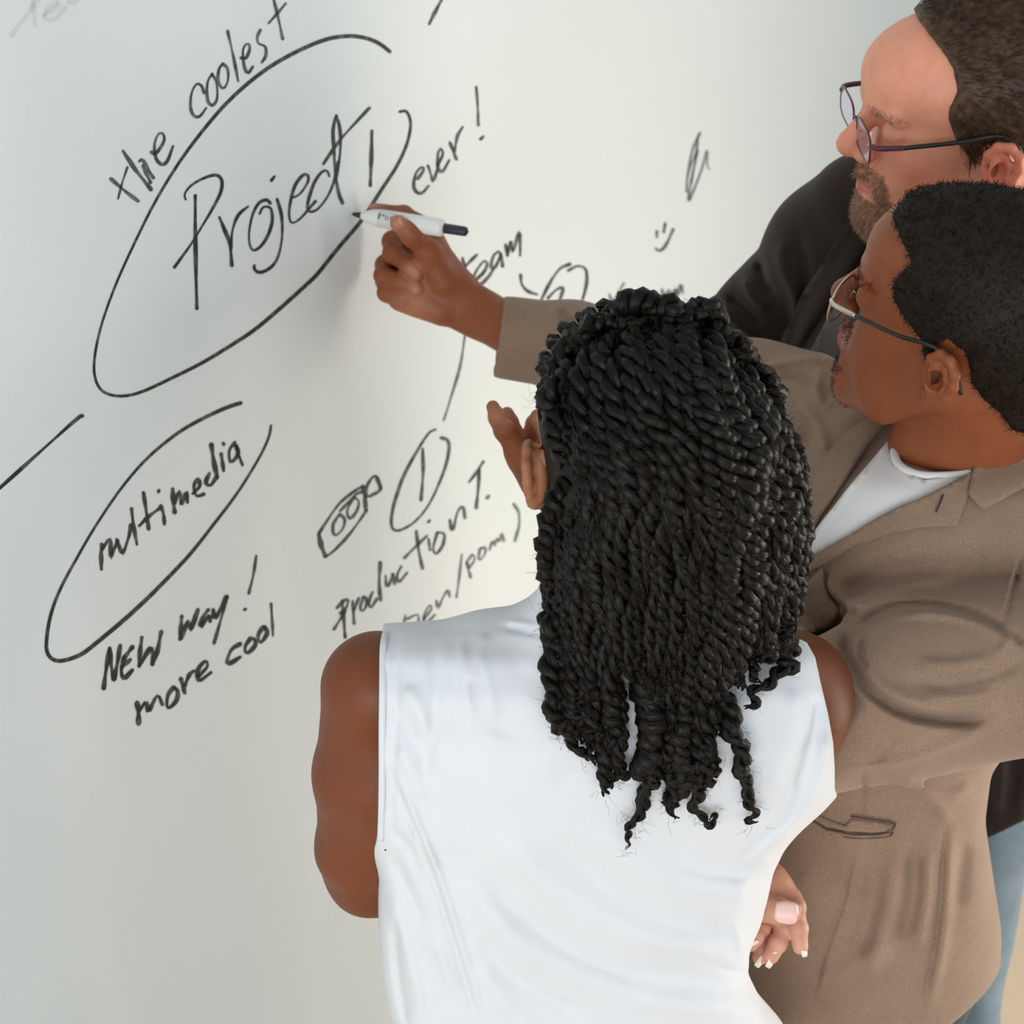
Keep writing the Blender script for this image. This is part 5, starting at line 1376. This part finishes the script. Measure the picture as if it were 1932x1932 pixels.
# black jacket
S = Sdf(); S.k = .03
S.prof([(400, 1660, 1960, 2.20, .07), (450, 1600, 2040, 2.22, .10), (520, 1560, 2070, 2.25, .125), (620, 1520, 2080, 2.28, .13), (750, 1500, 2080, 2.33, .13), (950, 1520, 2070, 2.40, .13), (1200, 1600, 2060, 2.49, .13), (1400, 1700, 2060, 2.56, .13), (1500, 1730, 2060, 2.60, .135), (1560, 1740, 2060, 2.62, .138), (1680, 1740, 2060, 2.66, .138)], k=.02, p=2.2)
S.cap(V(1640, 395, 2.24), V(1960, 400, 2.18), .050, .070, k=.04)
S.cap(V(1630, 400, 2.25), V(1560, 470, 2.30), .060, .062, k=.03)
S.chain([V(1572, 462, 2.30), V(1478, 580, 2.38), V(1420, 680, 2.42), V(1370, 800, 2.44)], [.064, .058, .050, .040], k=.03)
S.ell(V(1395, 590, 2.40), [.030, .028, .04], k=.03)
S.plane(V(1900, 1560, 2.5), np.array([.50, -.85, -.1]), .004)
S.k = .004
S.folds([([(1432, 490), (1440, 530), (1462, 560)], 9, -.0080), ([(1400, 520), (1420, 560), (1450, 590)], 9, .0070), ([(1372, 560), (1400, 580), (1440, 620)], 8, -.0080), ([(1360, 580), (1390, 610), (1430, 640)], 8, .0060), ([(1480, 440), (1475, 500), (1500, 560), (1505, 620)], 12, .0060), ([(1500, 430), (1520, 500), (1520, 600)], 12, -.0050),
         ([(1880, 1380), (1890, 1450), (1880, 1540)], 13, .0070), ([(1910, 1380), (1918, 1450), (1905, 1540)], 12, -.0070), ([(1860, 1400), (1868, 1480), (1862, 1560)], 10, -.0050), ([(1932, 1380), (1938, 1450), (1925, 1540)], 12, .0060)])
jacket, jw, jf, jv = sdf_object('jacket', S, .0045, M_black, brd)
jacket['label'] = 'black jacket'
jb = bvh_of(jw, jf)
drape('lapel', [(1636, 400), (1600, 440), (1560, 510), (1520, 570), (1490, 625), (1470, 690), (1500, 690), (1560, 600), (1600, 540), (1640, 480), (1660, 440), (1660, 410)], jb, M_black, jacket, off=.012, thick=.004, spacing=12, follow=6)
M_shirt = cloth_mat('grey_shirt', (0.17, 0.155, 0.145), weave=900)
o = drape('shirt', [(1640, 480), (1600, 545), (1565, 600), (1535, 660), (1530, 690), (1600, 690), (1680, 600), (1700, 480)], jb, M_shirt, brd, off=.004, thick=.003, spacing=14, follow=5)
cbag = Bag(); cpts = [TM.world(p) for p in [(.03, .066, -.115), (-.01, .082, -.105), (-.05, .084, -.095), (-.09, .06, -.088), (-.105, 0, -.085), (-.09, -.06, -.088), (-.05, -.08, -.098), (.0, -.08, -.11)]]
cbag.tube(catmull(np.array(cpts), n=5), .016, 10, flat=(1.0, 1.0)); cbag.build('collar', M_black, jacket)
legs(brd, V(1800, 1500, 2.63), M_jeans, [(brd.location.x - .10, brd.location.y + .12), (brd.location.x - .03, brd.location.y - .02)], r=.080, name='jeans', hw_=.12)

# ------------------------------------------------------------------ whiteboard marker in the writing hand
PA = V(664, 404, 2.40) + np.array([.0005, 0, -.0005]); PB = V(880, 437, 2.352)
pen = empty('marker_pen', tuple(to_world((PA + PB) / 2))); tag(pen, 'white whiteboard marker with a dark end held against the wall', 'marker')
ax_ = PB - PA; LP = np.linalg.norm(ax_); ax_ = ax_ / LP
def seg(name, stops, mat, parent, n=24):
    P = np.array([PA + ax_ * LP * t for t, r in stops]); b = Bag()
    Pw = to_world(P); r_ = np.array([r for t, r in stops]); b.tube(Pw, r_, n); return b.build(name, mat, parent)
M_pw = simple('white_pen_plastic', (.80, .79, .76), .35); M_pk = simple('dark_blue_black_plastic', (.018, .020, .035), .35); M_pn = simple('green_black_felt', (.01, .035, .025), .8)
seg('nib', [(0.0, .0010), (.02, .0022), (.06, .0034), (.10, .0040)], M_pn, pen)
seg('nib_holder', [(.085, .0042), (.10, .0052), (.16, .0080), (.22, .0098), (.23, .0098)], M_pw, pen)
seg('barrel', [(.228, .0092), (.235, .0101), (.25, .0103), (.50, .0103), (.76, .0102), (.785, .0098), (.80, .0085)], M_pw, pen)
seg('end_cap', [(.79, .0052), (.795, .0058), (.88, .0057), (.985, .0055), (1.0, .0048)], M_pk, pen)
lb = seg('label_band', [(.25, .01036), (.251, .01045), (.40, .01045), (.401, .01036)], simple('printed_label', (.70, .66, .62), .4), pen)
# small printed marks on the band, facing the viewer
up_ = np.array([0, 1.0, 0]); up_ = up_ - ax_ * (up_ @ ax_); up_ /= np.linalg.norm(up_); fr = np.array([0, 0, -1.0]); fr = fr - ax_ * (fr @ ax_); fr /= np.linalg.norm(fr)
def mark(t0, t1, a0, a1, mat, nm):
    vv = []; f = []; n = 6
    for t in (t0, t1):
        for i in range(n):
            a = math.radians(a0 + (a1 - a0) * i / (n - 1)); vv.append(PA + ax_ * LP * t + (fr * math.cos(a) + up_ * math.sin(a)) * .01062)
    for i in range(n - 1): f.append([i, i + 1, n + i + 1, n + i])
    mesh_obj(nm, to_world(np.array(vv)), f, mat, lb, smooth=True)
M_gr = simple('green_print', (.01, .10, .06), .4); M_dk = simple('dark_print', (.08, .06, .06), .4)
mark(.262, .276, -30, 25, M_gr, 'printed_bar'); mark(.29, .315, -34, -22, M_dk, 'printed_mark'); mark(.29, .315, 8, 16, M_dk, 'printed_mark'); mark(.325, .332, -34, 16, M_dk, 'printed_mark'); mark(.345, .385, -32, -24, M_dk, 'printed_mark'); mark(.345, .352, -20, 14, M_dk, 'printed_mark'); mark(.37, .377, -20, 14, M_dk, 'printed_mark')
